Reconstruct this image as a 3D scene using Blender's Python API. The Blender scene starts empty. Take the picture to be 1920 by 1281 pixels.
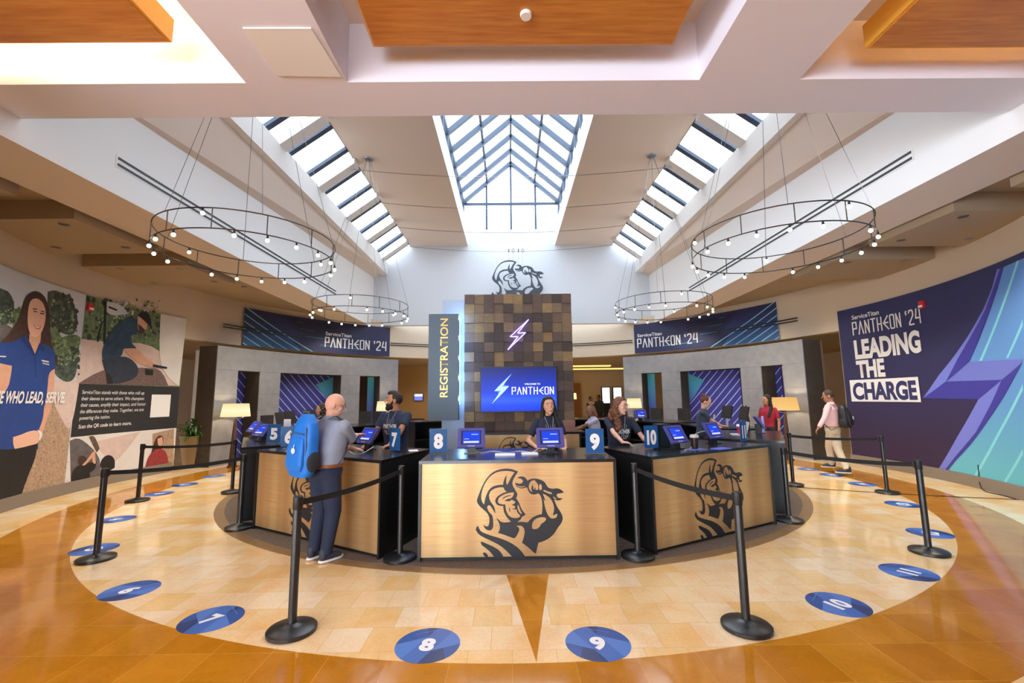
import bpy, bmesh, math, random
from mathutils import Vector, Matrix
from mathutils.geometry import tessellate_polygon
PI = math.pi
C = bpy.context.scene.collection
sc = bpy.context.scene
R_ = math.radians
rnd = random.Random(7)

# ---------------------------------------------------------------- camera
FPX, PITCH, ROLL, YAW, EYE = 831.34, R_(7.247), R_(-0.659), R_(-0.388), 1.75
CX, CY = 0.062, 10.27            # centre of the round floor and of the booth
XC = 0.14                        # axis of the ceiling
def _cam(v):
    x, y, z = v
    c, s = math.cos(ROLL), math.sin(ROLL); x, z = c*x - s*z, s*x + c*z
    c, s = math.cos(PITCH), math.sin(PITCH); y, z = c*y - s*z, s*y + c*z
    c, s = math.cos(YAW), math.sin(YAW); x, y = c*x - s*y, s*x + c*y
    return Vector((x, y, z))
def ray(px, py): return _cam(((px-960)/FPX, 1.0, -(py-640.5)/FPX))
EYEV = Vector((0, 0, EYE))
def at_z(px, py, z): d = ray(px, py); return EYEV + d*((z-EYE)/d.z)
def at_y(px, py, y): d = ray(px, py); return EYEV + d*(y/d.y)
def at_x(px, py, x): d = ray(px, py); return EYEV + d*(x/d.x)
def at_r(px, py, r):
    d = ray(px, py); a = d.x**2+d.y**2; b = -2*(d.x*CX+d.y*CY); c = CX**2+CY**2-r*r
    return EYEV + d*((-b+math.sqrt(b*b-4*a*c))/2/a)
def uv_r(px, py, r):             # wall coordinates (arc length to the right, height) on a ring wall
    g = at_r(px, py, r); f = math.atan2(CX-g.x, CY-g.y) % (2*PI)
    return (f*r, g.z)
def ring(r):                     # mapping from wall coordinates to the place
    return lambda u, v, o: Vector((CX-(r-o)*math.sin(u/r), CY-(r-o)*math.cos(u/r), v))
def plane(org, ux, uy):
    n = ux.cross(uy).normalized()
    return lambda u, v, o: org + ux*u + uy*v + n*o
cd = bpy.data.cameras.new('camera'); cam = bpy.data.objects.new('camera', cd); C.objects.link(cam)
cd.sensor_width = 36; cd.lens = FPX*36/1920; cd.clip_start = .05; cd.clip_end = 200
bx_, bf_, bu_ = _cam((1, 0, 0)), _cam((0, 1, 0)), _cam((0, 0, 1))
M3 = Matrix((bx_, bu_, -bf_)).transposed()
cam.matrix_world = Matrix.Translation(EYEV) @ M3.to_4x4()
sc.camera = cam

# ---------------------------------------------------------------- materials
MATS = {}
def srgb(h):
    if isinstance(h, str):
        h = h.lstrip('#'); c = [int(h[i:i+2], 16)/255 for i in (0, 2, 4)]
    else: c = h
    return tuple(x/12.92 if x <= .04045 else ((x+.055)/1.055)**2.4 for x in c) + (1,)
def mat(name, col, rough=.6, metal=0, emit=0, spec=.5, noise=0, nscale=8, alpha=1, trans=0, bump=0, bscale=60, sub=0, coat=0, stretch=None):
    if name in MATS: return MATS[name]
    m = bpy.data.materials.new(name); m.use_nodes = True; nt = m.node_tree; N = nt.nodes; L = nt.links
    b = N['Principled BSDF']; c = srgb(col)
    b.inputs['Base Color'].default_value = c; b.inputs['Roughness'].default_value = rough
    b.inputs['Metallic'].default_value = metal; b.inputs['Specular IOR Level'].default_value = spec
    b.inputs['Coat Weight'].default_value = coat; b.inputs['Coat Roughness'].default_value = .05
    if emit:
        b.inputs['Emission Color'].default_value = c; b.inputs['Emission Strength'].default_value = emit; b.inputs['Base Color'].default_value = tuple(x*.12 for x in c[:3])+(1,); b.inputs['Specular IOR Level'].default_value = .08
    if trans: b.inputs['Transmission Weight'].default_value = trans
    if alpha < 1: b.inputs['Alpha'].default_value = alpha
    if noise or bump:
        tc = N.new('ShaderNodeTexCoord'); mp = N.new('ShaderNodeMapping'); L.new(tc.outputs['Object'], mp.inputs[0])
        if stretch: mp.inputs['Scale'].default_value = stretch
    if noise:
        nz = N.new('ShaderNodeTexNoise'); nz.inputs['Scale'].default_value = nscale; nz.inputs['Detail'].default_value = 6
        L.new(mp.outputs[0], nz.inputs['Vector'])
        mx = N.new('ShaderNodeMix'); mx.data_type = 'RGBA'; mr = N.new('ShaderNodeMapRange')
        mr.inputs[1].default_value = .3; mr.inputs[2].default_value = .7
        L.new(nz.outputs['Fac'], mr.inputs[0]); L.new(mr.outputs[0], mx.inputs['Factor'])
        mx.inputs['A'].default_value = tuple(x*(1-noise) for x in c[:3])+(1,)
        mx.inputs['B'].default_value = tuple(min(1, x*(1+noise)) for x in c[:3])+(1,)
        L.new(mx.outputs['Result'], b.inputs['Base Color'])
        if emit: L.new(mx.outputs['Result'], b.inputs['Emission Color'])
    if bump:
        n2 = N.new('ShaderNodeTexNoise'); n2.inputs['Scale'].default_value = bscale; L.new(mp.outputs[0], n2.inputs['Vector'])
        bp = N.new('ShaderNodeBump'); bp.inputs['Strength'].default_value = bump; bp.inputs['Distance'].default_value = .01
        L.new(n2.outputs['Fac'], bp.inputs['Height']); L.new(bp.outputs[0], b.inputs['Normal'])
    if emit: m.cycles.emission_sampling = 'NONE'
    MATS[name] = m
    return m
def ramp_mat(name, stops, axis=2, lo=0, hi=1, rough=.6, emit=0, noise=0, coord='Object', metal=0, wave=None):
    """colour that changes along one object axis (a print's own gradient)"""
    if name in MATS: return MATS[name]
    m = bpy.data.materials.new(name); m.use_nodes = True; nt = m.node_tree; N = nt.nodes; L = nt.links
    b = N['Principled BSDF']; b.inputs['Roughness'].default_value = rough; b.inputs['Metallic'].default_value = metal
    tc = N.new('ShaderNodeTexCoord'); sp = N.new('ShaderNodeSeparateXYZ'); L.new(tc.outputs[coord], sp.inputs[0])
    mr = N.new('ShaderNodeMapRange'); mr.inputs[1].default_value = lo; mr.inputs[2].default_value = hi
    L.new(sp.outputs[axis], mr.inputs[0]); cr = N.new('ShaderNodeValToRGB')
    while len(cr.color_ramp.elements) < len(stops): cr.color_ramp.elements.new(.5)
    for e, (p, c) in zip(cr.color_ramp.elements, stops): e.position = p; e.color = srgb(c)
    if noise:
        nz = N.new('ShaderNodeTexNoise'); nz.inputs['Scale'].default_value = 3; nz.inputs['Detail'].default_value = 8
        L.new(tc.outputs[coord], nz.inputs[0])
        ad = N.new('ShaderNodeMath'); ad.operation = 'MULTIPLY_ADD'; L.new(nz.outputs['Fac'], ad.inputs[0]); ad.inputs[1].default_value = noise
        L.new(mr.outputs[0], ad.inputs[2]); L.new(ad.outputs[0], cr.inputs[0])
    else: L.new(mr.outputs[0], cr.inputs[0])
    L.new(cr.outputs[0], b.inputs['Base Color'])
    if emit:
        for l in list(b.inputs['Base Color'].links): L.remove(l)
        b.inputs['Base Color'].default_value = (.03, .03, .04, 1); b.inputs['Specular IOR Level'].default_value = .08
        L.new(cr.outputs[0], b.inputs['Emission Color']); b.inputs['Emission Strength'].default_value = emit
        m.cycles.emission_sampling = 'NONE'
    MATS[name] = m
    return m
def glass_mat(name, tint=(1, 1, 1), gloss=.08):
    if name in MATS: return MATS[name]
    m = bpy.data.materials.new(name); m.use_nodes = True; nt = m.node_tree; N = nt.nodes; L = nt.links
    N.remove(N['Principled BSDF']); out = N['Material Output']
    t = N.new('ShaderNodeBsdfTransparent'); t.inputs[0].default_value = (*tint, 1)
    g = N.new('ShaderNodeBsdfGlossy'); g.inputs['Roughness'].default_value = .14 if 'acrylic' in name else .03
    mx = N.new('ShaderNodeMixShader'); mx.inputs[0].default_value = gloss
    L.new(t.outputs[0], mx.inputs[1]); L.new(g.outputs[0], mx.inputs[2]); L.new(mx.outputs[0], out.inputs[0])
    MATS[name] = m
    return m

# ---------------------------------------------------------------- mesh helpers
class MB:
    def __init__(s): s.v = []; s.f = []
    def add(s, vs, fs, M=None):
        n = len(s.v); s.v += [(M @ Vector(v)) if M else Vector(v) for v in vs]; s.f += [tuple(i+n for i in f) for f in fs]; return s
    def box(s, x0, x1, y0, y1, z0, z1, M=None):
        return s.add([(x0,y0,z0),(x1,y0,z0),(x1,y1,z0),(x0,y1,z0),(x0,y0,z1),(x1,y0,z1),(x1,y1,z1),(x0,y1,z1)],
                     [(0,3,2,1),(4,5,6,7),(0,1,5,4),(1,2,6,5),(2,3,7,6),(3,0,4,7)], M)
    def prism(s, pts, z0, z1, M=None):      # pts anticlockwise in xy
        n = len(pts)
        return s.add([(x, y, z0) for x, y in pts]+[(x, y, z1) for x, y in pts],
                     [tuple(range(n-1, -1, -1)), tuple(range(n, 2*n))]+[(i, (i+1) % n, (i+1) % n+n, i+n) for i in range(n)], M)
    def quad(s, a, b, c, d): return s.add([a, b, c, d], [(0, 1, 2, 3)])
    def loft(s, rings, cap=True, M=None, closed=True):
        n = len(rings[0]); vs = [p for r in rings for p in r]; fs = []
        for k in range(len(rings)-1):
            for i in range(n if closed else n-1): j = (i+1) % n; fs.append((k*n+i, k*n+j, (k+1)*n+j, (k+1)*n+i))
        if cap: fs += [tuple(range(n-1, -1, -1)), tuple(range((len(rings)-1)*n, len(rings)*n))]
        return s.add(vs, fs, M)
    def lathe(s, prof, n=24, M=None, cap=True):
        return s.loft([[(r*math.cos(2*PI*i/n), r*math.sin(2*PI*i/n), z) for i in range(n)] for r, z in prof], cap, M)
    def tube(s, pts, r, n=8, closed=False):
        pts = [Vector(p) for p in pts]; rs = r if isinstance(r, (list, tuple)) else [r]*len(pts); rings = []; up = None
        for i, p in enumerate(pts):
            if closed: t = pts[(i+1) % len(pts)]-pts[i-1]
            else: t = pts[min(i+1, len(pts)-1)]-pts[max(i-1, 0)]
            t.normalize()
            if up is None: up = Vector((0, 0, 1)) if abs(t.z) < .9 else Vector((1, 0, 0))
            a = t.cross(up)
            if a.length < 1e-4: a = t.orthogonal()
            a.normalize(); b = a.cross(t); up = b
            rings.append([p+(a*math.cos(2*PI*k/n)+b*math.sin(2*PI*k/n))*rs[i] for k in range(n)])
        if closed: rings.append(rings[0])
        return s.loft(rings, not closed)
    def ball(s, c, r, nu=12, nv=8, M=None):
        c = Vector(c); r = Vector(r) if hasattr(r, '__len__') else Vector((r, r, r)); rings = []
        for j in range(1, nv):
            t = PI*j/nv; rings.append([(c.x+r.x*math.sin(t)*math.cos(2*PI*i/nu), c.y+r.y*math.sin(t)*math.sin(2*PI*i/nu), c.z-r.z*math.cos(t)) for i in range(nu)])
        n = len(s.v); s.loft(rings, False, M)
        b, tpt = c-Vector((0, 0, r.z)), c+Vector((0, 0, r.z)); k = len(s.v)
        s.v += [M @ b if M else b, M @ tpt if M else tpt]
        for i in range(nu):
            j = (i+1) % nu; s.f.append((k, n+j, n+i)); l = n+(nv-2)*nu; s.f.append((k+1, l+i, l+j))
        return s
    def build(s, name, m, parent=None, smooth=False, bevel=0, world=False):
        me = bpy.data.meshes.new(name); me.from_pydata([tuple(v) for v in s.v], [], s.f); me.update()
        return link(name, me, m, parent, smooth, bevel, world)
def link(name, me, m, parent=None, smooth=False, bevel=0, world=False):
    if m:
        me.materials.clear(); me.materials.append(m)
    bm = bmesh.new(); bm.from_mesh(me); bmesh.ops.recalc_face_normals(bm, faces=bm.faces)
    if bevel: bmesh.ops.bevel(bm, geom=[e for e in bm.edges if len(e.link_faces) == 2 and e.calc_face_angle() > .5], offset=bevel, segments=2, affect='EDGES', clamp_overlap=True)
    if smooth:
        for f in bm.faces: f.smooth = True
        for e in bm.edges:
            if len(e.link_faces) == 2 and e.calc_face_angle() > (smooth if smooth is not True else .9): e.smooth = False
    bm.to_mesh(me); bm.free()
    o = bpy.data.objects.new(name, me); C.objects.link(o)
    if parent:
        o.parent = parent
        if world: o.matrix_parent_inverse = parent_inv(parent)
    return o
def parent_inv(p):
    M = p.matrix_basis.copy(); q = p
    while q.parent: q = q.parent; M = q.matrix_basis @ M
    return M.inverted()
def tag(o, label, cat, group=None):
    o['label'] = label; o['category'] = cat
    if group: o['group'] = group
    return o
def thing(name, label, cat, loc=(0, 0, 0), rz=0, group=None):
    o = bpy.data.objects.new(name, None); C.objects.link(o); o.empty_display_size = .1
    o.location = loc; o.rotation_euler = (0, 0, rz); return tag(o, label, cat, group)
def struct(o): o['kind'] = 'structure'; return o
def dup(root, loc, rz=None, label=None, group=None):
    def cp(o, par):
        c = o.copy(); C.objects.link(c)
        if par: c.parent = par; c.matrix_parent_inverse = o.matrix_parent_inverse
        for ch in [x for x in ORIG if x.parent == o] if par is None else list(o.children): cp(ch, c)
        return c
    ORIG = list(root.children)
    r = cp(root, None); r.location = loc
    if rz is not None: r.rotation_euler = (0, 0, rz)
    if label: r['label'] = label
    if group: r['group'] = group
    return r

# flat graphics: polygons drawn in surface coordinates, cut into strips and laid on the surface
def poly_bm(bm, outer, holes=()):
    loops = [[Vector((p[0], p[1], 0)) for p in l] for l in [outer, *holes]]
    vs = [bm.verts.new(p) for l in loops for p in l]
    for t in tessellate_polygon(loops):
        try: bm.faces.new([vs[i] for i in t])
        except ValueError: pass
LOCAL = [False]
def decal(name, polys, mapf, m, parent, off=.004, step=0):
    bm = bmesh.new()
    for j, p in enumerate(polys):
        n0 = len(bm.verts)
        if p and isinstance(p[0][0], (tuple, list)): poly_bm(bm, p[0], p[1:])
        else: poly_bm(bm, p)
        bm.verts.ensure_lookup_table()
        for v in bm.verts[n0:]: v.co.z = (j % 12)*2.5e-5
    return finish_decal(name, bm, mapf, m, parent, off, step)
def finish_decal(name, bm, mapf, m, parent, off, step):
    if step:
        xs = [v.co.x for v in bm.verts]; x = math.floor(min(xs)/step)*step+step
        while x < max(xs):
            bmesh.ops.bisect_plane(bm, geom=bm.verts[:]+bm.edges[:]+bm.faces[:], plane_co=(x, 0, 0), plane_no=(1, 0, 0)); x += step
    for v in bm.verts: v.co = mapf(v.co.x, v.co.y, off+v.co.z)
    me = bpy.data.meshes.new(name); bm.to_mesh(me); bm.free()
    me.materials.append(m); o = bpy.data.objects.new(name, me); C.objects.link(o)
    if parent:
        o.parent = parent
        if not LOCAL[0]: o.matrix_parent_inverse = parent_inv(parent)
    return o
def text_bm(lines):
    """lines: (string, origin (u,v) bottom-left, size, width or None, bold offset, shear, align)"""
    bm = bmesh.new()
    for s, org, up, height, width, bold, shear in lines:
        cu = bpy.data.curves.new('t', 'FONT'); cu.body = s; cu.size = 1; cu.offset = bold; cu.resolution_u = 6; cu.shear = shear
        o = bpy.data.objects.new('t', cu); C.objects.link(o); bpy.context.view_layer.update()
        me = bpy.data.meshes.new_from_object(o.evaluated_get(bpy.context.evaluated_depsgraph_get()))
        xs = [v.co.x for v in me.vertices]; k = height/.73; sx = width/(max(xs)-min(xs)) if width else k; x0 = min(xs)
        for v in me.vertices:
            x, y = (v.co.x-x0)*sx, v.co.y*k
            v.co = (org[0]+x*up[1]+y*up[0], org[1]-x*up[0]+y*up[1], 0) if up else (org[0]+x, org[1]+y, 0)
        bm.from_mesh(me); bpy.data.objects.remove(o); bpy.data.meshes.remove(me)
    return bm
def text(name, s, org, height, mapf, m, parent, width=None, bold=0.0, shear=0, off=.005, step=0, up=None):
    lines = s if isinstance(s, list) else [(s, org, up, height, width, bold, shear)]
    return finish_decal(name, text_bm(lines), mapf, m, parent, off, step)
GL = {'P': ([[(0,0),(0,1),(.34,1),(.34,.48),(0,.48)]], .34), 'A': ([[(0,0),(.21,1),(.42,0)]], .42), 'N': ([[(0,0),(0,1),(.34,0),(.34,1)]], .34),
      'T': ([[(0,1),(.4,1)],[(.2,1),(.2,0)]], .4), 'H': ([[(0,0),(0,1)],[(.34,0),(.34,1)],[(0,.5),(.34,.5)]], .34),
      'E': ([[(.4,1),(0,.5),(.4,0)],[(0,.5),(.4,.5)]], .4), 'O': ([[(.05,0),(.29,0),(.34,.08),(.34,.92),(.29,1),(.05,1),(0,.92),(0,.08),(.05,0)]], .34),
      "'": ([[(.06,1.0),(0,.9),(.05,.76)]], .08), '2': ([[(0,.85),(.06,1),(.28,1),(.34,.9),(.34,.62),(0,.12),(0,0),(.36,0)]], .36),
      '4': ([[(.1,1),(0,.38),(.36,.38)],[(.36,1),(.36,0)]], .36), ' ': ([], .1)}
def stroke_polys(paths, w):
    out = []
    for p in paths:
        for a, b in zip(p, p[1:]):
            a, b = Vector(a), Vector(b); d = (b-a).normalized(); n = Vector((-d.y, d.x))*w/2; a, b = a-d*w*.35, b+d*w*.35
            out.append([tuple(a-n), tuple(b-n), tuple(b+n), tuple(a+n)])
    return out
def event_word(s, u, v, h, width, w=.11, gap=.2):
    tot = sum(GL[c][1] for c in s)+gap*(len(s)-1); kx = width/tot; x = 0; out = []
    for c in s:
        ps, cw = GL[c]
        for q in stroke_polys([[(x+a, b) for a, b in p] for p in ps], w): out.append([(u+a*kx, v+b*h) for a, b in q])
        x += cw+gap
    return out
def affine(polys, f): return [[f(*q) for q in p] if not isinstance(p[0][0], (tuple, list)) else [[f(*q) for q in l] for l in p] for p in polys]
def smooth_poly(p, it=1, lim=.9):
    for _ in range(it):
        o = []; n = len(p)
        for i in range(n):
            a, b, c = Vector(p[i-1]), Vector(p[i]), Vector(p[(i+1) % n])
            if (b-a).length < 1e-6 or (c-b).length < 1e-6: continue
            if (b-a).angle(c-b, 0) > lim: o.append(tuple(b))
            else: o += [tuple(b*.75+a*.25), tuple(b*.75+c*.25)]
        p = o
    return p
# ================================================================ materials of the place
white = mat('white_paint', '#ececec', .7)
tanp = mat('cream_paint', '#e4d6ca', .75)
brownp = mat('brown_ceiling_paint', '#a8957c', .8)
wallp = mat('concourse_wall_paint', '#cdbca6', .8)
black = mat('black_laminate', '#141414', .45)
blackm = mat('black_metal', '#17171a', .35, spec=.6)
darkfr = mat('dark_blue_frame', '#34455c', .5)
glassy = glass_mat('clear_glass'); beamp = mat('white_paint_lilac_lit', '#e6e6f4', .7)  # white of the beams, tinted lilac to carry the mixed light on them
stone = mat('grey_stone_cladding', '#85858a', .75, noise=.1, nscale=5)
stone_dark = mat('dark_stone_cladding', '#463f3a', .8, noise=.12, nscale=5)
steel = mat('brushed_steel', '#8a8a8c', .3, metal=1)
carpet_m = mat('dark_carpet', '#6b6057', .95, noise=.25, nscale=40)
navy = mat('navy_print', '#2d2f5e', .6)

def floor_material():
    m = bpy.data.materials.new('polished_marble_floor'); m.use_nodes = True; nt = m.node_tree; N = nt.nodes; L = nt.links
    b = N['Principled BSDF']; b.inputs['Roughness'].default_value = .09; b.inputs['Specular IOR Level'].default_value = .5
    g = N.new('ShaderNodeNewGeometry'); sp = N.new('ShaderNodeSeparateXYZ'); L.new(g.outputs['Position'], sp.inputs[0])
    def mth(op, a, bb=None, c=None):
        n = N.new('ShaderNodeMath'); n.operation = op
        for i, v in enumerate((a, bb, c)):
            if v is None: continue
            if isinstance(v, (int, float)): n.inputs[i].default_value = v
            else: L.new(v, n.inputs[i])
        return n.outputs[0]
    dx, dy = mth('SUBTRACT', sp.outputs[0], CX), mth('SUBTRACT', sp.outputs[1], CY)
    r = mth('SQRT', mth('ADD', mth('MULTIPLY', dx, dx), mth('MULTIPLY', dy, dy)))
    inner = mth('LESS_THAN', r, 7.08); outer = mth('MULTIPLY', mth('GREATER_THAN', r, 7.93), mth('GREATER_THAN', sp.outputs[1], 2.0)); 
    # pale wedge of the compass: brown triangle pointing at the entrance
    t = mth('DIVIDE', mth('SUBTRACT', sp.outputs[1], 3.2), 1.65)
    wed = mth('MULTIPLY', mth('LESS_THAN', mth('ABSOLUTE', mth('SUBTRACT', sp.outputs[0], .16)), mth('MULTIPLY', t, .235)), mth('MULTIPLY', mth('GREATER_THAN', t, 0), mth('LESS_THAN', r, 7.08)))
    cream = mth('MAXIMUM', mth('MULTIPLY', inner, mth('SUBTRACT', 1.0, wed)), outer)
    def tiles(w, a, bcol, mort, off=0):
        br = N.new('ShaderNodeTexBrick'); br.offset = off; br.inputs['Scale'].default_value = 1
        br.inputs['Brick Width'].default_value = w; br.inputs['Row Height'].default_value = .335 if w < .4 else w; br.inputs['Mortar Size'].default_value = .0016
        br.inputs['Color1'].default_value = srgb(a); br.inputs['Color2'].default_value = srgb(bcol); br.inputs['Mortar'].default_value = srgb(mort)
        br.inputs['Bias'].default_value = 0; L.new(g.outputs['Position'], br.inputs['Vector']); return br.outputs['Color']
    ca = tiles(.305, '#f2e2c4', '#ecc888', '#c9a876', .5); cb = tiles(.42, '#c98a22', '#b87710', '#dba858')
    nz = N.new('ShaderNodeTexNoise'); nz.inputs['Scale'].default_value = 2.3; nz.inputs['Detail'].default_value = 9; nz.inputs['Roughness'].default_value = .62
    nz.inputs['Distortion'].default_value = .6; L.new(g.outputs['Position'], nz.inputs['Vector'])
    mr = N.new('ShaderNodeMapRange'); mr.inputs[1].default_value = .42; mr.inputs[2].default_value = .72; L.new(nz.outputs['Fac'], mr.inputs[0])
    def mix(f, a, bcol, mode='MIX'):
        x = N.new('ShaderNodeMix'); x.data_type = 'RGBA'; x.blend_type = mode
        if isinstance(f, float): x.inputs['Factor'].default_value = f
        else: L.new(f, x.inputs['Factor'])
        for k, v in (('A', a), ('B', bcol)):
            if isinstance(v, str): x.inputs[k].default_value = srgb(v)
            else: L.new(v, x.inputs[k])
        return x.outputs['Result']
    ca = mix(mth('MULTIPLY', mr.outputs[0], .55), ca, '#e8a850'); cb = mix(mth('MULTIPLY', mr.outputs[0], .5), cb, '#9c6010')
    n3 = N.new('ShaderNodeTexNoise'); n3.inputs['Scale'].default_value = 38; n3.inputs['Detail'].default_value = 4; L.new(g.outputs['Position'], n3.inputs['Vector'])
    m3 = N.new('ShaderNodeMapRange'); m3.inputs[1].default_value = .35; m3.inputs[2].default_value = .75; m3.inputs[3].default_value = 1.06; m3.inputs[4].default_value = .82; L.new(n3.outputs['Fac'], m3.inputs[0])
    cc = N.new('ShaderNodeCombineColor')
    for i in range(3): L.new(m3.outputs[0], cc.inputs[i])
    L.new(mix(.42, mix(cream, cb, ca), cc.outputs[0], 'MULTIPLY'), b.inputs['Base Color'])
    return m
floor_m = floor_material()
def wood_material():
    m = bpy.data.materials.new('cherry_wood_veneer'); m.use_nodes = True; nt = m.node_tree; N = nt.nodes; L = nt.links
    b = N['Principled BSDF']; b.inputs['Roughness'].default_value = .4
    tc = N.new('ShaderNodeTexCoord'); mp = N.new('ShaderNodeMapping'); mp.inputs['Scale'].default_value = (1, 12, 1); mp.inputs['Rotation'].default_value = (0, 0, R_(-12)); L.new(tc.outputs['Object'], mp.inputs[0])
    nz = N.new('ShaderNodeTexNoise'); nz.inputs['Scale'].default_value = 2.5; nz.inputs['Detail'].default_value = 10; L.new(mp.outputs[0], nz.inputs[0])
    cr = N.new('ShaderNodeValToRGB'); cr.color_ramp.elements[0].position = .3; cr.color_ramp.elements[0].color = srgb('#b8702a'); cr.color_ramp.elements[1].position = .7; cr.color_ramp.elements[1].color = srgb('#d2903e')
    L.new(nz.outputs['Fac'], cr.inputs[0]); L.new(cr.outputs[0], b.inputs['Base Color']); return m
wood_m = wood_material()
def gold_material():
    m = bpy.data.materials.new('brushed_brass_laminate'); m.use_nodes = True; nt = m.node_tree; N = nt.nodes; L = nt.links
    b = N['Principled BSDF']; b.inputs['Roughness'].default_value = .42; b.inputs['Metallic'].default_value = .45
    tc = N.new('ShaderNodeTexCoord'); mp = N.new('ShaderNodeMapping'); mp.inputs['Scale'].default_value = (.6, .6, 55); L.new(tc.outputs['Object'], mp.inputs[0])
    nz = N.new('ShaderNodeTexNoise'); nz.inputs['Scale'].default_value = 3; nz.inputs['Detail'].default_value = 5; L.new(mp.outputs[0], nz.inputs[0])
    mp2 = N.new('ShaderNodeMapping'); mp2.inputs['Scale'].default_value = (2.2, 2.2, .12); L.new(tc.outputs['Object'], mp2.inputs[0])
    n2 = N.new('ShaderNodeTexNoise'); n2.inputs['Scale'].default_value = 1.4; n2.inputs['Detail'].default_value = 1; L.new(mp2.outputs[0], n2.inputs[0])
    cr = N.new('ShaderNodeValToRGB'); cr.color_ramp.elements[0].position = .3; cr.color_ramp.elements[0].color = srgb('#a87d52'); cr.color_ramp.elements[1].position = .68; cr.color_ramp.elements[1].color = srgb('#cfae7a')
    L.new(n2.outputs['Fac'], cr.inputs[0]); mx = N.new('ShaderNodeMix'); mx.data_type = 'RGBA'; mx.blend_type = 'MULTIPLY'; mx.inputs['Factor'].default_value = .5
    c2 = N.new('ShaderNodeValToRGB'); c2.color_ramp.elements[0].position = .3; c2.color_ramp.elements[0].color = (.55, .5, .45, 1); c2.color_ramp.elements[1].position = .6
    L.new(nz.outputs['Fac'], c2.inputs[0]); L.new(cr.outputs[0], mx.inputs['A']); L.new(c2.outputs[0], mx.inputs['B']); L.new(mx.outputs['Result'], b.inputs['Base Color']); return m
gold = gold_material()

# ================================================================ the building
struct(MB().box(-14, 14, -9, 34, -.2, 0).build('floor', floor_m))
RW = 8.8
ZC, ZS = 4.78, 4.6               # concourse ceiling, soffit under the atrium wall
def arc_wall(name, f0, f1, r0, r1, z0, z1, m, n=60):
    b = MB(); rings = []
    for i in range(n+1):
        f = R_(f0+(f1-f0)*i/n); s, c = math.sin(f), math.cos(f)
        rings.append([(CX-r0*s, CY-r0*c, z0), (CX-r1*s, CY-r1*c, z0), (CX-r1*s, CY-r1*c, z1), (CX-r0*s, CY-r0*c, z1)])
    return b.loft(rings).build(name, m)
struct(arc_wall('wall_left', 30, 98.7, RW, RW+.3, 0, ZC+.1, wallp))
struct(arc_wall('wall_right', 261.3, 330, RW, RW+.3, 0, ZC+.1, wallp))
struct(arc_wall('wall_back', 98.7, 261.3, RW, RW+.3, 3.42, ZC+.1, wallp, 90))
base_m = mat('grey_baseboard', '#7f7469', .6)
struct(arc_wall('baseboard_left', 30, 98.6, RW-.07, RW, 0, .22, base_m))
struct(arc_wall('baseboard_right', 261.4, 330, RW-.07, RW, 0, .22, base_m))
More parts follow.
